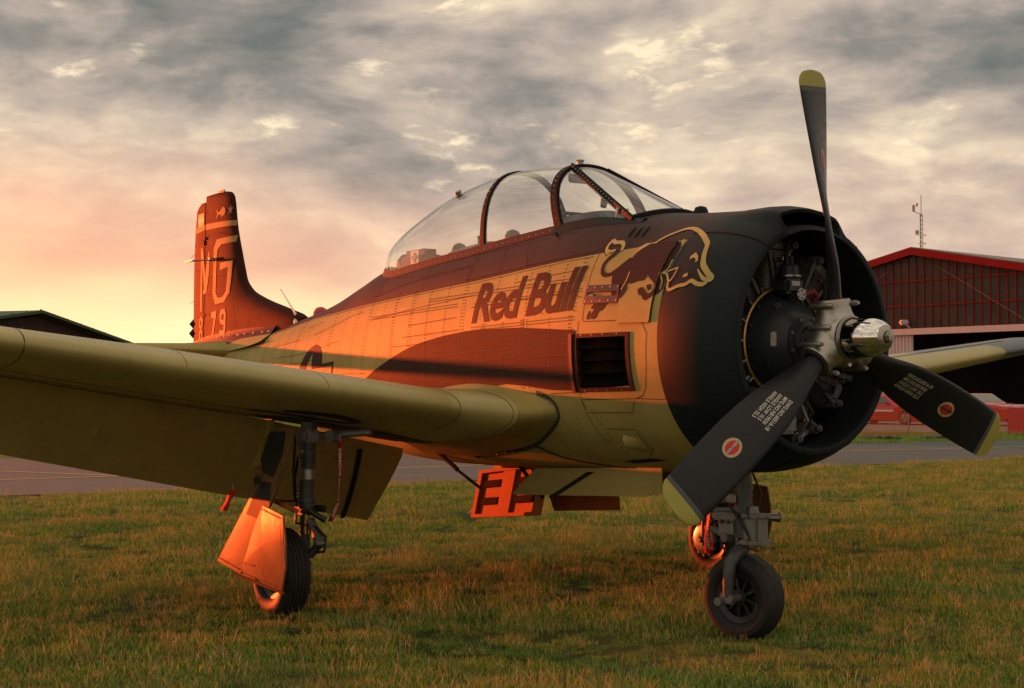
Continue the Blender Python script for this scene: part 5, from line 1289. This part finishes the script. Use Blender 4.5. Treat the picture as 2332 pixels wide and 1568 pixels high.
def sheet(name, A, B_, z, mat, parent=None):
    P, Q = [], []
    for t in [i/60 for i in range(61)]:
        def at(L, t):
            s_ = t*(len(L)-1); i = min(int(s_), len(L)-2); return (lerp(L[i][0], L[i+1][0], s_-i), lerp(L[i][1], L[i+1][1], s_-i))
        a, c = at(A, t), at(B_, t); j = .10*noise.noise(V((a[0]*.9, a[1]*.9, 1))); P.append(V((a[0], a[1]+j, z))); Q.append(V((c[0], c[1]+j, z)))
    b = MB(); b.grid([P, Q]); return kind(b.build(name, mat, parent, smooth=False), 'structure')
sheet('taxiway', near, far, .012, asphalt())
M['line'] = paint('road_paint', (.42, .33, .13), .8, var=.25, scale=8, dirt=(.12, .11, .09), dirt_amt=.6)
def line(A, w, z=.017):
    b = MB(); P, Q = [], []
    for i, p in enumerate(A):
        t = (V(A[min(i+1, len(A)-1)])-V(A[max(i-1, 0)])).normalized(); nn = V((-t.y, t.x))*w/2; P.append((p[0]+nn.x, p[1]+nn.y, z)); Q.append((p[0]-nn.x, p[1]-nn.y, z))
    b.grid([P, Q]); return kind(b.build('taxiway_line', M['line'], None, smooth=False), 'structure')
line([(-14, 26.0), (-9.45, 25.9), (-6.66, 24.4), (-5.9, 24.1)][::1], .13)
line([(-14, 20.5), (-8.55, 23.4), (-6.4, 24.7), (-1.9, 27.2), (4.2, 31.3), (7.7, 34.2), (13.9, 37.4), (40, 50.5)], .14)
b = MB(); b.add([(6, 49.5, .010), (130, 49.5, .010), (130, 160, .010), (6, 160, .010)], [(0, 1, 2, 3)]); kind(b.build('apron', paint('concrete', (.20, .19, .17), .9, var=.2, scale=1.2, bump=.3, bscale=30), None, smooth=False), 'structure')

# ---------------- grass: real blades in tufts, scattered
def blade_mat(name, lo, hi):
    m, k = new_mat(name); oi = k('ShaderNodeObjectInfo').outputs['Random']; geo = k('ShaderNodeNewGeometry')
    pz = k.noise(geo.outputs['Position'], .55, 4, .6); pr = k.noise(geo.outputs['Position'], 40.0, 2, .5)
    c = k.mix(k.step(pr, .35, .65), (*lo, 1), (*hi, 1))
    c = k.mix(k.math('MULTIPLY', k.step(pz, .47, .63), .52), c, (.36, .33, .09, 1))
    d = k('ShaderNodeBsdfDiffuse', {0: c}); t = k('ShaderNodeBsdfTranslucent', {0: c}); g_ = k('ShaderNodeBsdfGlossy', {0: (.5, .5, .45, 1), 'Roughness': .55})
    mx = k('ShaderNodeMixShader', {0: .30, 1: d.outputs[0], 2: t.outputs[0]}); mx = k('ShaderNodeMixShader', {0: .05, 1: mx.outputs[0], 2: g_.outputs[0]})
    return finish(m, k, mx.outputs[0])
GM = [blade_mat('grass_green', (.14, .31, .03), (.28, .46, .05)), blade_mat('grass_deep', (.06, .15, .015), (.15, .27, .03)), blade_mat('grass_dry', (.38, .33, .13), (.52, .46, .21))]
tufts = bpy.data.collections.new('grass_tufts')
rnd = random.Random(3)
def tuft(nb, rad, hmin, hmax, w, dry):
    vs, fs, mi = [], [], []
    for i in range(nb):
        r = rad*sqrt(rnd.random()); a = rnd.random()*2*pi; x, y = r*cos(a), r*sin(a); h = lerp(hmin, hmax, rnd.random()**1.4); th = rnd.random()*2*pi; ln = h*lerp(.15, .9, rnd.random()); la = rnd.random()*2*pi
        dx, dy = cos(th)*w/2, sin(th)*w/2; lx, ly = cos(la)*ln, sin(la)*ln; b0 = len(vs)
        vs += [(x-dx, y-dy, -.01), (x+dx, y+dy, -.01), (x-dx*.8+lx*.35, y-dy*.8+ly*.35, h*.55), (x+dx*.8+lx*.35, y+dy*.8+ly*.35, h*.55), (x+lx, y+ly, h)]
        fs += [(b0, b0+1, b0+3, b0+2), (b0+2, b0+3, b0+4)]; q = 2 if rnd.random() < dry else (1 if rnd.random() < .4 else 0); mi += [q, q]
    me = bpy.data.meshes.new('grass_tuft'); me.from_pydata(vs, [], fs); me.update()
    for m_ in GM: me.materials.append(m_)
    me.polygons.foreach_set('material_index', mi)
    o = bpy.data.objects.new('grass_tuft', me); tufts.objects.link(o)
for i in range(5): tuft(190, .17, .012, .046, .0045, [.10, .18, .28, .4, .22][i])
for i in range(2): tuft(55, .17, .03, .11, .004, .45)
def on_grass(x, y):
    def ye(L, x):
        return interp(x, L)
    if ye(near, x)-.05 < y < ye(far, x)+.05: return False
    if x > 6 and y > 49.5: return False
    return True
pts = []; sc = []
rnd = random.Random(11)
def scatter(y0, y1, dens, s0, s1, hw0=.46):
    area = 0; n_ = int((y1-y0)*(2*hw0*(y0+y1)/2)*dens)
    for _ in range(n_):
        y = sqrt(lerp(y0*y0, y1*y1, rnd.random())); x = (rnd.random()*2-1)*hw0*y
        if on_grass(x, y): pts.append((x, y, 0)); sc.append(lerp(s0, s1, rnd.random())*(.80+.55*noise.noise(V((x*.8, y*.8, 0)))+.45*noise.noise(V((x*3.1, y*3.1, 5)))))
scatter(4.5, 9, 75, .7, 1.2, .62); scatter(9, 16, 48, .8, 1.4, .58); scatter(16, 34, 24, 1.0, 1.7, .52); scatter(34, 60, 6, 1.8, 3.0)
me = bpy.data.meshes.new('grass'); me.from_pydata(pts, [], []); 
at = me.attributes.new('size', 'FLOAT', 'POINT'); at.data.foreach_set('value', sc)
gr = bpy.data.objects.new('grass', me); COL.objects.link(gr); kind(gr, 'stuff')
tag(gr, 'short green and straw coloured airfield grass around the aeroplane', 'grass')
ng = bpy.data.node_groups.new('grass_scatter', 'GeometryNodeTree')
ng.interface.new_socket('Geometry', in_out='INPUT', socket_type='NodeSocketGeometry'); ng.interface.new_socket('Geometry', in_out='OUTPUT', socket_type='NodeSocketGeometry')
gi = ng.nodes.new('NodeGroupInput'); go = ng.nodes.new('NodeGroupOutput'); ci = ng.nodes.new('GeometryNodeCollectionInfo'); ci.inputs[0].default_value = tufts; ci.inputs[1].default_value = True; ci.inputs[2].default_value = True
ip = ng.nodes.new('GeometryNodeInstanceOnPoints'); ip.inputs['Pick Instance'].default_value = True
rv = ng.nodes.new('FunctionNodeRandomValue'); rv.data_type = 'FLOAT_VECTOR'; rv.inputs[0].default_value = (-.12, -.12, 0); rv.inputs[1].default_value = (.12, .12, 6.283)
na = ng.nodes.new('GeometryNodeInputNamedAttribute'); na.data_type = 'FLOAT'; na.inputs[0].default_value = 'size'
L_ = ng.links.new
L_(gi.outputs[0], ip.inputs['Points']); L_(ci.outputs[0], ip.inputs['Instance']); L_(rv.outputs[0], ip.inputs['Rotation']); L_(na.outputs[0], ip.inputs['Scale']); L_(ip.outputs[0], go.inputs[0])
md = gr.modifiers.new('scatter', 'NODES'); md.node_group = ng

# ---------------- streamers and first aid bag
def a2w(p): p = V(p); c_, s_ = cos(-.98), sin(-.98); return V((1.44+c_*p.x-s_*p.y, 8.606+s_*p.x+c_*p.y, p.z))
def ribbon(name, pts, w, label, wd=(1, .2, 0), text='REMOVE BEFORE FLIGHT', flip=True, cloth=None):
    P = [a2w(p) for p in pts]; base = P[0]; e = empty(name, base); wdv = V((cos(-.98)*wd[0]-sin(-.98)*wd[1], sin(-.98)*wd[0]+cos(-.98)*wd[1], wd[2])).normalized()
    n_ = 30; Q = []
    for i in range(n_+1):
        s_ = i/n_*(len(P)-1); j = min(int(s_), len(P)-2); p = lerp(P[j], P[j+1], sm(s_-j) if False else s_-j); tw = (.35 if text else .12)*sin(i*.3); Q.append((p-base, (wdv*cos(tw)+V((-wdv.y, wdv.x, 0))*sin(tw))*w/2))
    b = MB(); b.grid([[p-u, p+u] for p, u in Q]); st_ = b.build('ribbon', cloth or M['fabric_red'], e)
    so = st_.modifiers.new('thickness', 'SOLIDIFY'); so.thickness = .0015
    b = MB(); b.tube([P[0]-base+V((0, 0, .0)), P[0]-base+V((0, 0, .05))], .004, 6); b.lathe([(-.002, .02), (.002, .02)], P[0]-base+V((0, 0, .07)), wdv.cross(V((0, 0, 1))), 12); b.build('snap_ring', M['steel'], e)
    if text:
        L = sum((Q[i+1][0]-Q[i][0]).length for i in range(n_)); bm = textmesh(text, w*.85, 0, .0015, 1.0); xs_ = [v.co.x for v in bm.verts]; l0 = max(xs_); k_ = .86*L/l0
        cut2d(bm, .03)
        for v in bm.verts:
            t = (.07*L+v.co.x*k_)/L; i = min(int(t*n_), n_-1); f = t*n_-i; p = lerp(Q[i][0], Q[i+1][0], f); u = lerp(Q[i][1], Q[i+1][1], f); sgn = -1 if flip else 1
            nn = u.cross((Q[i+1][0]-Q[i][0])).normalized(); nn = nn if nn.y < 0 else -nn
            v.co = p-u*(v.co.y/(w*.85)*1.5-.45)*sgn+nn*.003
        me = bpy.data.meshes.new('lettering'); bm.to_mesh(me); bm.free(); me.materials.append(M['white']); o = bpy.data.objects.new('lettering', me); COL.objects.link(o); o.parent = e
    return tag(e, label, 'streamer', 'red warning streamers on the undercarriage')
ribbon('warning_streamer', [(-2.10, -1.72, 1.17), (-2.14, -1.70, .95), (-2.18, -1.69, .75), (-2.24, -1.72, .62)], .042, 'red warning streamer hanging beside the near main wheel leg')
ribbon('warning_streamer', [(-3.02, -2.10, .80), (-3.07, -2.12, .72), (-3.10, -2.14, .65)], .075, 'short red warning streamer behind the near wheel door', cloth=M['fabric_red'], text=None)
ribbon('warning_streamer', [(-2.30, 1.78, .75), (-2.30, 1.77, .55), (-2.32, 1.76, .35), (-2.32, 1.76, .17)], .055, 'red warning streamer hanging at the far main wheel behind the nose wheel')
e = empty('first_aid_bag', a2w((-3.95, -.02, 2.50)), -.98)
b = MB(); b.bbox((0, 0, .10), (.40, .22, .22), .05); b.tube([(-.20, .0, .06), (-.26, .0, .11), (-.34, 0, .10)], [.10, .095, .05], 10); b.build('bag', M['bag'], e)
b = MB(); b.bbox((.09, -.115, .135), (.13, .006, .11), .002); pt_ = b.build('cross_patch', M['white'], e)
b = MB(); b.box((.09, -.121, .135), (.085, .005, .03)); b.box((.09, -.121, .135), (.028, .0055, .085)); b.build('cross', M['greencross'], e)
tag(e, 'red first aid bag with green cross behind the rear seat', 'first aid bag')

# ---------------- hangar on the right
M['fascia'] = paint('red_fascia', (.19, .012, .014), .7, spec=.05, var=.15, scale=1)
M['mullion'] = paint('red_steel', (.19, .014, .012), .7, spec=.05, var=.3, scale=4)
M['wallwhite'] = paint('white_cladding', (.42, .41, .41), .6, var=.08, scale=2)
M['pane'] = paint('dusty_pane', (.075, .058, .046), .5, var=.3, scale=.8, spec=.05)
M['roof'] = paint('roof_sheet', (.22, .20, .18), .6, var=.2, scale=1)
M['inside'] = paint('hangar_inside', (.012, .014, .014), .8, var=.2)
HR = empty('hangar', (27.5, 95.0, 0)); tag(HR, 'glazed gable hangar with red roof edge and red window bars', 'hangar')
gx = V((.62, -.78, 0)).normalized(); gn = V((.78, .62, 0)).normalized()      # along the front (to the right), into the building
def hp(t, h, n_=0.): return gx*t+gn*n_+V((0, 0, h))
T0, T1 = -20., 24.; PK = 11.1; SL = .198; LZ = 5.42
rt = lambda t: PK-SL*abs(t)
def quadbox(b, t0, h0, t1, h1, n0, n1):
    P = [hp(t, h, n_) for n_ in (n0, n1) for t, h in ((t0, h0), (t1, h0), (t1, h1), (t0, h1))]
    b.add(P, [(0, 1, 2, 3), (7, 6, 5, 4), (0, 4, 5, 1), (1, 5, 6, 2), (2, 6, 7, 3), (3, 7, 4, 0)])
b = MB()
for (ta, tb) in ((T0-.5, 0), (0, T1+.5)):
    P = [hp(t, rt(t)+o_, n_) for n_ in (-.35, 30) for t in (ta, tb) for o_ in (.05, .22)]
    b.add(P, [(0, 2, 3, 1), (4, 5, 7, 6), (0, 4, 6, 2), (1, 3, 7, 5), (0, 1, 5, 4), (2, 6, 7, 3)])
b.build('roof', M['roof'], HR, smooth=False)
b = MB()
for (ta, tb) in ((T0-.5, 0), (0, T1+.5)):
    P = [hp(t, rt(t)+o_, n_) for n_ in (-.42, -.34) for t in (ta, tb) for o_ in (-.32, .16)]
    b.add(P, [(0, 2, 3, 1), (4, 5, 7, 6), (0, 4, 6, 2), (1, 3, 7, 5), (0, 1, 5, 4), (2, 6, 7, 3)])
b.build('roof_edge', M['fascia'], HR, smooth=False)
MS = .63; rows_h = [LZ+.35, 7.3, 9.0]
mu = MB(); mu.box((0, 0, 0), (1, 1, 1)); mul_mesh = None
t = T0
def addm(name, verts, faces, mat):
    return link(name, verts, faces, mat, HR, smooth=False)
boxf = [(0, 1, 2, 3), (7, 6, 5, 4), (0, 4, 5, 1), (1, 5, 6, 2), (2, 6, 7, 3), (3, 7, 4, 0)]
ncol = int((T1-T0)/MS)
rp = random.Random(5)
for i in range(ncol):
    t = T0+MS*i; t2 = t+MS
    top = min(rt(t), rt(t2))-.35
    b = MB(); quadbox(b, t-.026, LZ+.3, t+.026, rt(t)-.2, -.06, .02); b.build('window_bar', M['mullion'], HR, smooth=False)
    hs = [h for h in rows_h if h < top-.2]+[top]
    for h0, h1 in zip(hs, hs[1:]):
        w_ = rp.uniform(-.012, .012); last = h1 == top
        ya, yc = (rt(t)-.3, rt(t2)-.3) if last else (h1, h1)
        P = [hp(t+.035, h0, .03+w_), hp(t2-.035, h0, .03-w_), hp(t2-.035, yc, .03-w_*.5), hp(t+.035, ya, .03+w_)]
        P += [p+gn*.02 for p in P]; addm('pane', P, boxf, M['pane'])
for h in rows_h[1:]:
    tm = (PK-.5-h)/SL; b = MB(); quadbox(b, max(T0, -tm), h-.03, min(T1, tm), h+.03, -.05, .02); b.build('window_rail', M['mullion'], HR, smooth=False)
# braces seen behind the panes run between the bars
b = MB()
for (ta, ha, tb, hb) in ((2.0, 9.8, 8.5, 5.9), (8.5, 5.9, 13, 9.0), (-2, 9.8, -8.5, 5.9)):
    d = (hp(tb, hb)-hp(ta, ha)); b.tube([hp(ta, ha, -.01), hp(tb, hb, -.01)], .05, 4)
b.build('brace', paint('grey_steel', (.10, .085, .07), .6), HR, smooth=False)
b = MB(); quadbox(b, T0, LZ-.1, T1, LZ+.32, -.25, .1); b.build('door_lintel', M['wallwhite'], HR, smooth=False)
# white corrugated panels left, dark doorway with posts right
b = MB(); A, B_ = [], []
tt = T0
while tt < -.2:
    for dt, nn in ((0, 0), (.10, 0), (.14, .05), (.24, .05), (.28, 0)): A.append(hp(tt+dt, 0, nn)); B_.append(hp(tt+dt, LZ-.1, nn))
    tt += .28
b.grid([A, B_]); b.build('corrugated_wall', M['wallwhite'], HR, smooth=False)
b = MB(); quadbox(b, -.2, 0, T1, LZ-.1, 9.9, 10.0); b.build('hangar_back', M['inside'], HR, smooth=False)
b = MB(); P = [hp(T0, 0, .1), hp(T0, rt(T0), .1), hp(T0, rt(T0), 30), hp(T0, 0, 30)]; b.add(P, [(0, 1, 2, 3)]); P = [hp(T1, 0, .1), hp(T1, rt(T1), .1), hp(T1, rt(T1), 30), hp(T1, 0, 30)]; b.add(P, [(0, 1, 2, 3)])
P = [hp(T0, 0, 30), hp(T1, 0, 30), hp(T1, rt(T1), 30), hp(0, PK, 30), hp(T0, rt(T0), 30)]; b.add(P, [(0, 1, 2, 3, 4)]); b.build('side_wall', M['wallwhite'], HR, smooth=False)
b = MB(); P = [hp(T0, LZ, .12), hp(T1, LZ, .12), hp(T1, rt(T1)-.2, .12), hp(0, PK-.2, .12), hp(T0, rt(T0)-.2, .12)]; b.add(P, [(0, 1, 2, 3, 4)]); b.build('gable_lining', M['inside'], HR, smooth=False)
for t in (5.6, 11.6, 17.6): b = MB(); quadbox(b, t, 0, t+.35, LZ-.1, 4.8, 5.1); b.build('door_post', paint('post_grey', (.09, .085, .08), .6), HR, smooth=False)
b = MB(); b.bbox(hp(-.6, LZ+.75, -.35), (.55, .55, .35), .08); b.tube([hp(-.3, LZ+.4, -.1), hp(-.5, LZ+.6, -.3)], .06, 6); b.build('floodlight', M['wallwhite'], HR)
# aerial mast behind the ridge
MA = empty('aerial_mast', V((29.5, 100, 0))); tag(MA, 'thin lattice aerial mast rising above the hangar ridge', 'mast')
b = MB()
for k in range(3): a = 2*pi*k/3; b.tube([(.13*cos(a), .13*sin(a), 9.5), (.10*cos(a), .10*sin(a), 14.2)], .02, 4)
b.build('mast_leg', M['dullmetal'], MA)
b = MB()
for i in range(15):
    z = 9.6+.31*i
    for k in range(3): a = 2*pi*k/3; a2 = a+2*pi/3; b.tube([(.12*cos(a), .12*sin(a), z), (.12*cos(a2), .12*sin(a2), z+.3)], .014, 4)
b.build('lattice', M['dullmetal'], MA)
b = MB(); b.tube([(0, 0, 14.1), (0, 0, 15.6)], .03, 5); b.build('rod_aerial', M['dullmetal'], MA)
b = MB(); b.tube([(-.5, .0, 14.4), (0, 0, 14.2)], .03, 5); b.bbox((-.55, 0, 14.65), (.2, .2, .5), .04); b.bbox((-.3, 0, 14.9), (.14, .14, .25), .03); b.build('antenna', M['wallwhite'], MA)
b = MB()
for z in (10.3, 10.9, 11.5, 12.1, 12.7): b.tube([(-.25, 0, z), (.28, 0, z)], .02, 4); b.bbox((.28, 0, z), (.06, .06, .18), .02)
b.bbox((-.3, 0, 12.9), (.28, .18, .34), .06); b.build('antenna', M['wallwhite'], MA)
b = MB(); b.tube([(.1, 0, 10.3), (2.6, -1.2, 9.4)], .012, 4); b.build('guy_wire', M['darkmetal'], MA)

# ---------------- hangar on the left
HL = empty('hangar', (-34.3, 100, 0)); tag(HL, 'dark timber gable hangar with green roof behind the near wing tip', 'hangar')
lx = V((.35, .94, 0)).normalized(); ln_ = V((-.94, .35, 0)).normalized()
def lp(t, h, n_=0.): return lx*t+ln_*n_+V((0, 0, h))
lr = lambda t: 7.12-.185*max(0, t)+.145*min(0, t)
M['timber'] = paint('dark_timber', (.035, .018, .014), .8, var=.3, scale=2)
M['greenroof'] = paint('green_roof', (.045, .075, .035), .6, var=.2, scale=2)
b = MB()
for i in range(70):
    t = -15+.45*i; P = [lp(t, 0, 0), lp(t+.42, 0, 0), lp(t+.42, lr(t+.42)-.25, 0), lp(t, lr(t)-.25, 0)]; P += [p+ln_*.1 for p in P]; link('wall_board', P, boxf, M['timber'], HL, smooth=False)
b = MB()
for ta, tb in ((-16, 0), (0, 17.5)):
    P = [lp(t, lr(t)+o_, n_) for n_ in (-.7, 26) for t in (ta, tb) for o_ in (-.05, .16)]
    b.add(P, [(0, 2, 3, 1), (4, 5, 7, 6), (0, 4, 6, 2), (1, 3, 7, 5), (0, 1, 5, 4), (2, 6, 7, 3)])
b.build('roof', M['greenroof'], HL, smooth=False)
b = MB()
for t in [-12+1.5*i for i in range(19)]: b.dome(lp(t, lr(t)+.15, -.5), (0, 0, 1), .10, .10, 6)
b.build('roof_cap', M['greenroof'], HL)
b = MB(); P = [lp(-15, 0, .2), lp(16.4, 0, .2), lp(16.4, 4.0, .2), lp(0, 7, .2), lp(-15, 4.8, .2)]; b.add(P, [(0, 1, 2, 3, 4)]); b.build('wall_lining', M['inside'], HL, smooth=False)

# ---------------- red cars, orange safety fence, rubber mats
M['car_red'] = paint('car_red', (.50, .012, .012), .22, var=.05, coat=.8)
M['car_glass'] = paint('car_glass', (.05, .06, .065), .08, var=.1, spec=.8)
M['car_lamp'] = paint('car_lamp', (.7, .68, .62), .15, var=.05)
M['car_white'] = paint('car_white', (.7, .68, .66), .35, var=.05)
def car(loc, rz, L, Wd, H, label, suv=False):
    e = empty('parked_car', loc, rz); h1 = .62*H if not suv else .66*H
    pr = [(-L/2, .28), (-L/2, .58*H), (-L/2+.10, .66*H), (-L*.40, .70*H), (-L*.24, .97*H), (-L*.10, H), (L*.06, .985*H), (L*.21, .70*H), (L*.40, .62*H), (L/2-.10, .52*H), (L/2, .42*H), (L/2, .22)]
    if suv: pr = [(-L/2, .30), (-L/2, .62*H), (-L*.47, .93*H), (-L*.40, .99*H), (-L*.1, H), (L*.05, .985*H), (L*.18, .70*H), (L*.40, .66*H), (L/2-.08, .60*H), (L/2, .52*H), (L/2, .25)]
    def wdt(h): return Wd/2*(1.0 if h < .62*H else lerp(1.0, .76, (h-.62*H)/(.38*H)))
    xs2 = [-L/2+L*i/48 for i in range(49)]
    topl = [(p[0], p[1]) for p in pr[1:-1]]
    b = MB(); rows = []
    for x in xs2:
        ht = interp(x, topl); arch = .20
        for wx in (-L*.30, L*.31):
            dd = abs(x-wx)
            if dd < .36: arch = max(arch, .02+sqrt(.36**2-dd*dd)+.28)
        nar = 1-.10*sm((abs(x)-L*.36)/(L*.14)); prf = []
        for f in (0, .25, .5, .75, .88, .96, 1.0):
            h = lerp(arch if f == 0 else .20 if ht < .3 else arch, ht, f); w_ = wdt(h)*nar*(1-.04*(1-f)); 
            if f > .9: w_ -= .05*(f-.9)/.1
            prf.append((w_, h))
        rows.append([V((x, -w_, h)) for w_, h in prf]+[V((x, w_, h)) for w_, h in prf[::-1]])
    b.grid(rows); b.add(rows[0], [tuple(range(len(rows[0])))]); b.add(rows[-1], [tuple(range(len(rows[-1])))]); b.build('body', M['car_red'], e, ang=40)
    for sx in (-1, 1):
        wins = ([(-L*.22, .90), (-L*.30, .74), (-L*.08, .73), (-L*.08, .93)], [(-L*.065, .93), (-L*.065, .73), (L*.15, .72), (L*.06, .92)])
        for P in wins:
            b = MB(); q = [V((x, sx*(wdt(h*H)+.006), h*H)) for x, h in P]; q2 = [p-V((0, sx*.02, 0)) for p in q]; b.add(q+q2, boxf); b.build('side_window', M['car_glass'], e, smooth=False)
        b = MB(); b.bbox((L*.12, sx*(Wd/2+.06), .72*H), (.10, .16, .10), .03); b.build('wing_mirror', M['car_red'], e)
        b = MB(); b.bbox((L*.465, sx*Wd*.36, .50*H if not suv else .55*H), (.14, .34, .11), .03); b.build('headlamp', M['car_lamp'], e)
        for wx in (-L*.30, L*.31):
            b = MB(); b.lathe([(-.10, .20), (-.11, .29), (-.07, .325), (.07, .325), (.11, .29), (.10, .20)], (wx, sx*(Wd/2-.12), .325), (0, sx, 0), 24); ty = b.build('wheel', M['tyre'], e)
            b = MB(); b.lathe([(.08, 0), (.09, .05), (.075, .06), (.07, .19), (.105, .21)], (wx, sx*(Wd/2-.12), .325), (0, sx, 0), 20)
            for q in range(5): a = 2*pi*q/5; b.tube([V((wx, sx*(Wd/2-.03), .325)), V((wx+.19*cos(a), sx*(Wd/2-.025), .325+.19*sin(a)))], .022, 4)
            b.build('rim', M['steel'], ty)
    b = MB(); f = lambda x, w_, o_=.008: V((x, w_, interp(x, topl)+o_))
    xa, xb = (L*.075, L*.195) if not suv else (L*.065, L*.165)
    b.add([f(xa, -Wd*.37), f(xa, Wd*.37), f(xb, Wd*.42), f(xb, -Wd*.42)], [(0, 1, 2, 3)]); b.build('windscreen', M['car_glass'], e, smooth=False)
    b = MB(); b.bbox((L/2+.0, 0, .36*H if not suv else .42*H), (.05, Wd*.55, .20 if not suv else .32), .02); b.build('grille', M['darkmetal'], e)
    b = MB(); b.bbox((L/2+.02, 0, .27), (.05, Wd*.8, .14), .02); b.build('bumper', M['darkmetal'], e)
    return tag(e, label, 'car', 'red cars parked in front of the hangar'), (L, Wd, H, wdt)
c1, q1 = car((16.9, 62.5, 0), radians(-50), 4.5, 1.8, 1.33, 'low red sports saloon behind the orange fence, nearest the engine cowling')
b = MB(); 
b = MB(); b.box((.1, -.905, .62), (1.5, .01, .10)); b.build('side_stripe', M['car_white'], c1, smooth=False)
c2, q2 = car((20.2, 60.5, 0), radians(-62), 4.5, 1.85, 1.40, 'red hatchback with pale headlamps beside the propeller tip at right', True)
b = MB(); b.box((1.55, -.3, .965), (.5, .12, .006)); b.box((1.55, .2, .965), (.5, .10, .006)); b.build('bonnet_marking', M['car_white'], c2, smooth=False)
c3, q3 = car((19.6, 69, 0), radians(-50), 4.4, 1.8, 1.40, 'red car parked farther back between the other two, mostly hidden by the propeller')

def net_mat():
    m, k = new_mat('orange_net'); d = k('ShaderNodeBsdfDiffuse', {0: (.72, .13, .05, 1)}); t = k('ShaderNodeBsdfTranslucent', {0: (.72, .13, .05, 1)})
    return finish(m, k, k('ShaderNodeMixShader', {0: .4, 1: d.outputs[0], 2: t.outputs[0]}).outputs[0])
M['net'] = net_mat(); M['netred'] = paint('red_board', (.55, .05, .04), .5)
fe = empty('safety_fence', (10.0, 44.8, 0)); tag(fe, 'orange plastic mesh safety fence along the far edge of the taxiway', 'fence')
fdir = V((7.6, 2.6, 0)); FLn = fdir.length; fd = fdir.normalized()
b = MB(); nn = V((-fd.y, fd.x, 0))
n_ = int(FLn/.06)
def fz(t): return .93+.03*sin(t*2.1)
for i in range(n_+1):
    t = i*.06; p = fd*t; b.add([p-fd*.007, p+fd*.007, p+fd*.007+V((0, 0, fz(t))), p-fd*.007+V((0, 0, fz(t)))], [(0, 1, 2, 3)])
for j in range(17):
    z = .03+j*.055; P = [fd*t_+nn*.004+V((0, 0, z*fz(t_)/.93-.012)) for t_ in [FLn*i/30 for i in range(31)]]; b.grid([P, [p+V((0, 0, .013)) for p in P]])
stuff(b.build('net', M['net'], fe, smooth=False))
for i in range(6):
    b = MB(); b.tube([fd*(FLn*i/5)+V((0, 0, -.05)), fd*(FLn*i/5)+V((0, 0, 1.05))], .018, 6); b.build('post', M['steel'], fe)
b = MB(); b.bbox(fd*(FLn-.45)+V((0, -.04, .50)), (.9, .02, .86), .005, Matrix.Rotation(atan2(fd.y, fd.x), 3, 'Z')); b.build('end_board', M['netred'], fe)
for i, (x, y, lab) in enumerate(((11.35, 42.9, 'dark rubber ground mat by the fence, nearest the cowling'), (13.4, 43.3, 'dark rubber ground mat between the cowling and the propeller tip'), (17.2, 45.6, 'dark rubber ground mat at the right end of the fence'))):
    e = empty('ground_mat', (x, y, .02), .15)
    b = MB(); rows = [[V((lerp(-.6, .6, i_/12), lerp(-.35, .35, j/6), .04+.03*sin(i_*1.9+j)+.04*(1-abs(i_-6)/6))) for j in range(7)] for i_ in range(13)]
    b.grid(rows); mt = b.build('mat_sheet', M['rubber'], e); so = mt.modifiers.new('thickness', 'SOLIDIFY'); so.thickness = .03
    tag(e, lab, 'mat', 'rubber mats beside the taxiway')

# STUFFED: details too small to pick apart singly
for o in list(bpy.data.objects):
    nm = o.name.split('.')[0]
    if nm in ('bull_outline', 'panel_gap', 'cowling_seam', 'door_lip', 'hinge_gap', 'frame_screw', 'static_wick', 'antenna', 'badge_emblem', 'drain_hole', 'position_light', 'steering_cylinder', 'rudder_hinge', 'governor_cap', 'roof_cap', 'flap_bracket') and 'kind' not in o: o['kind'] = 'stuff'
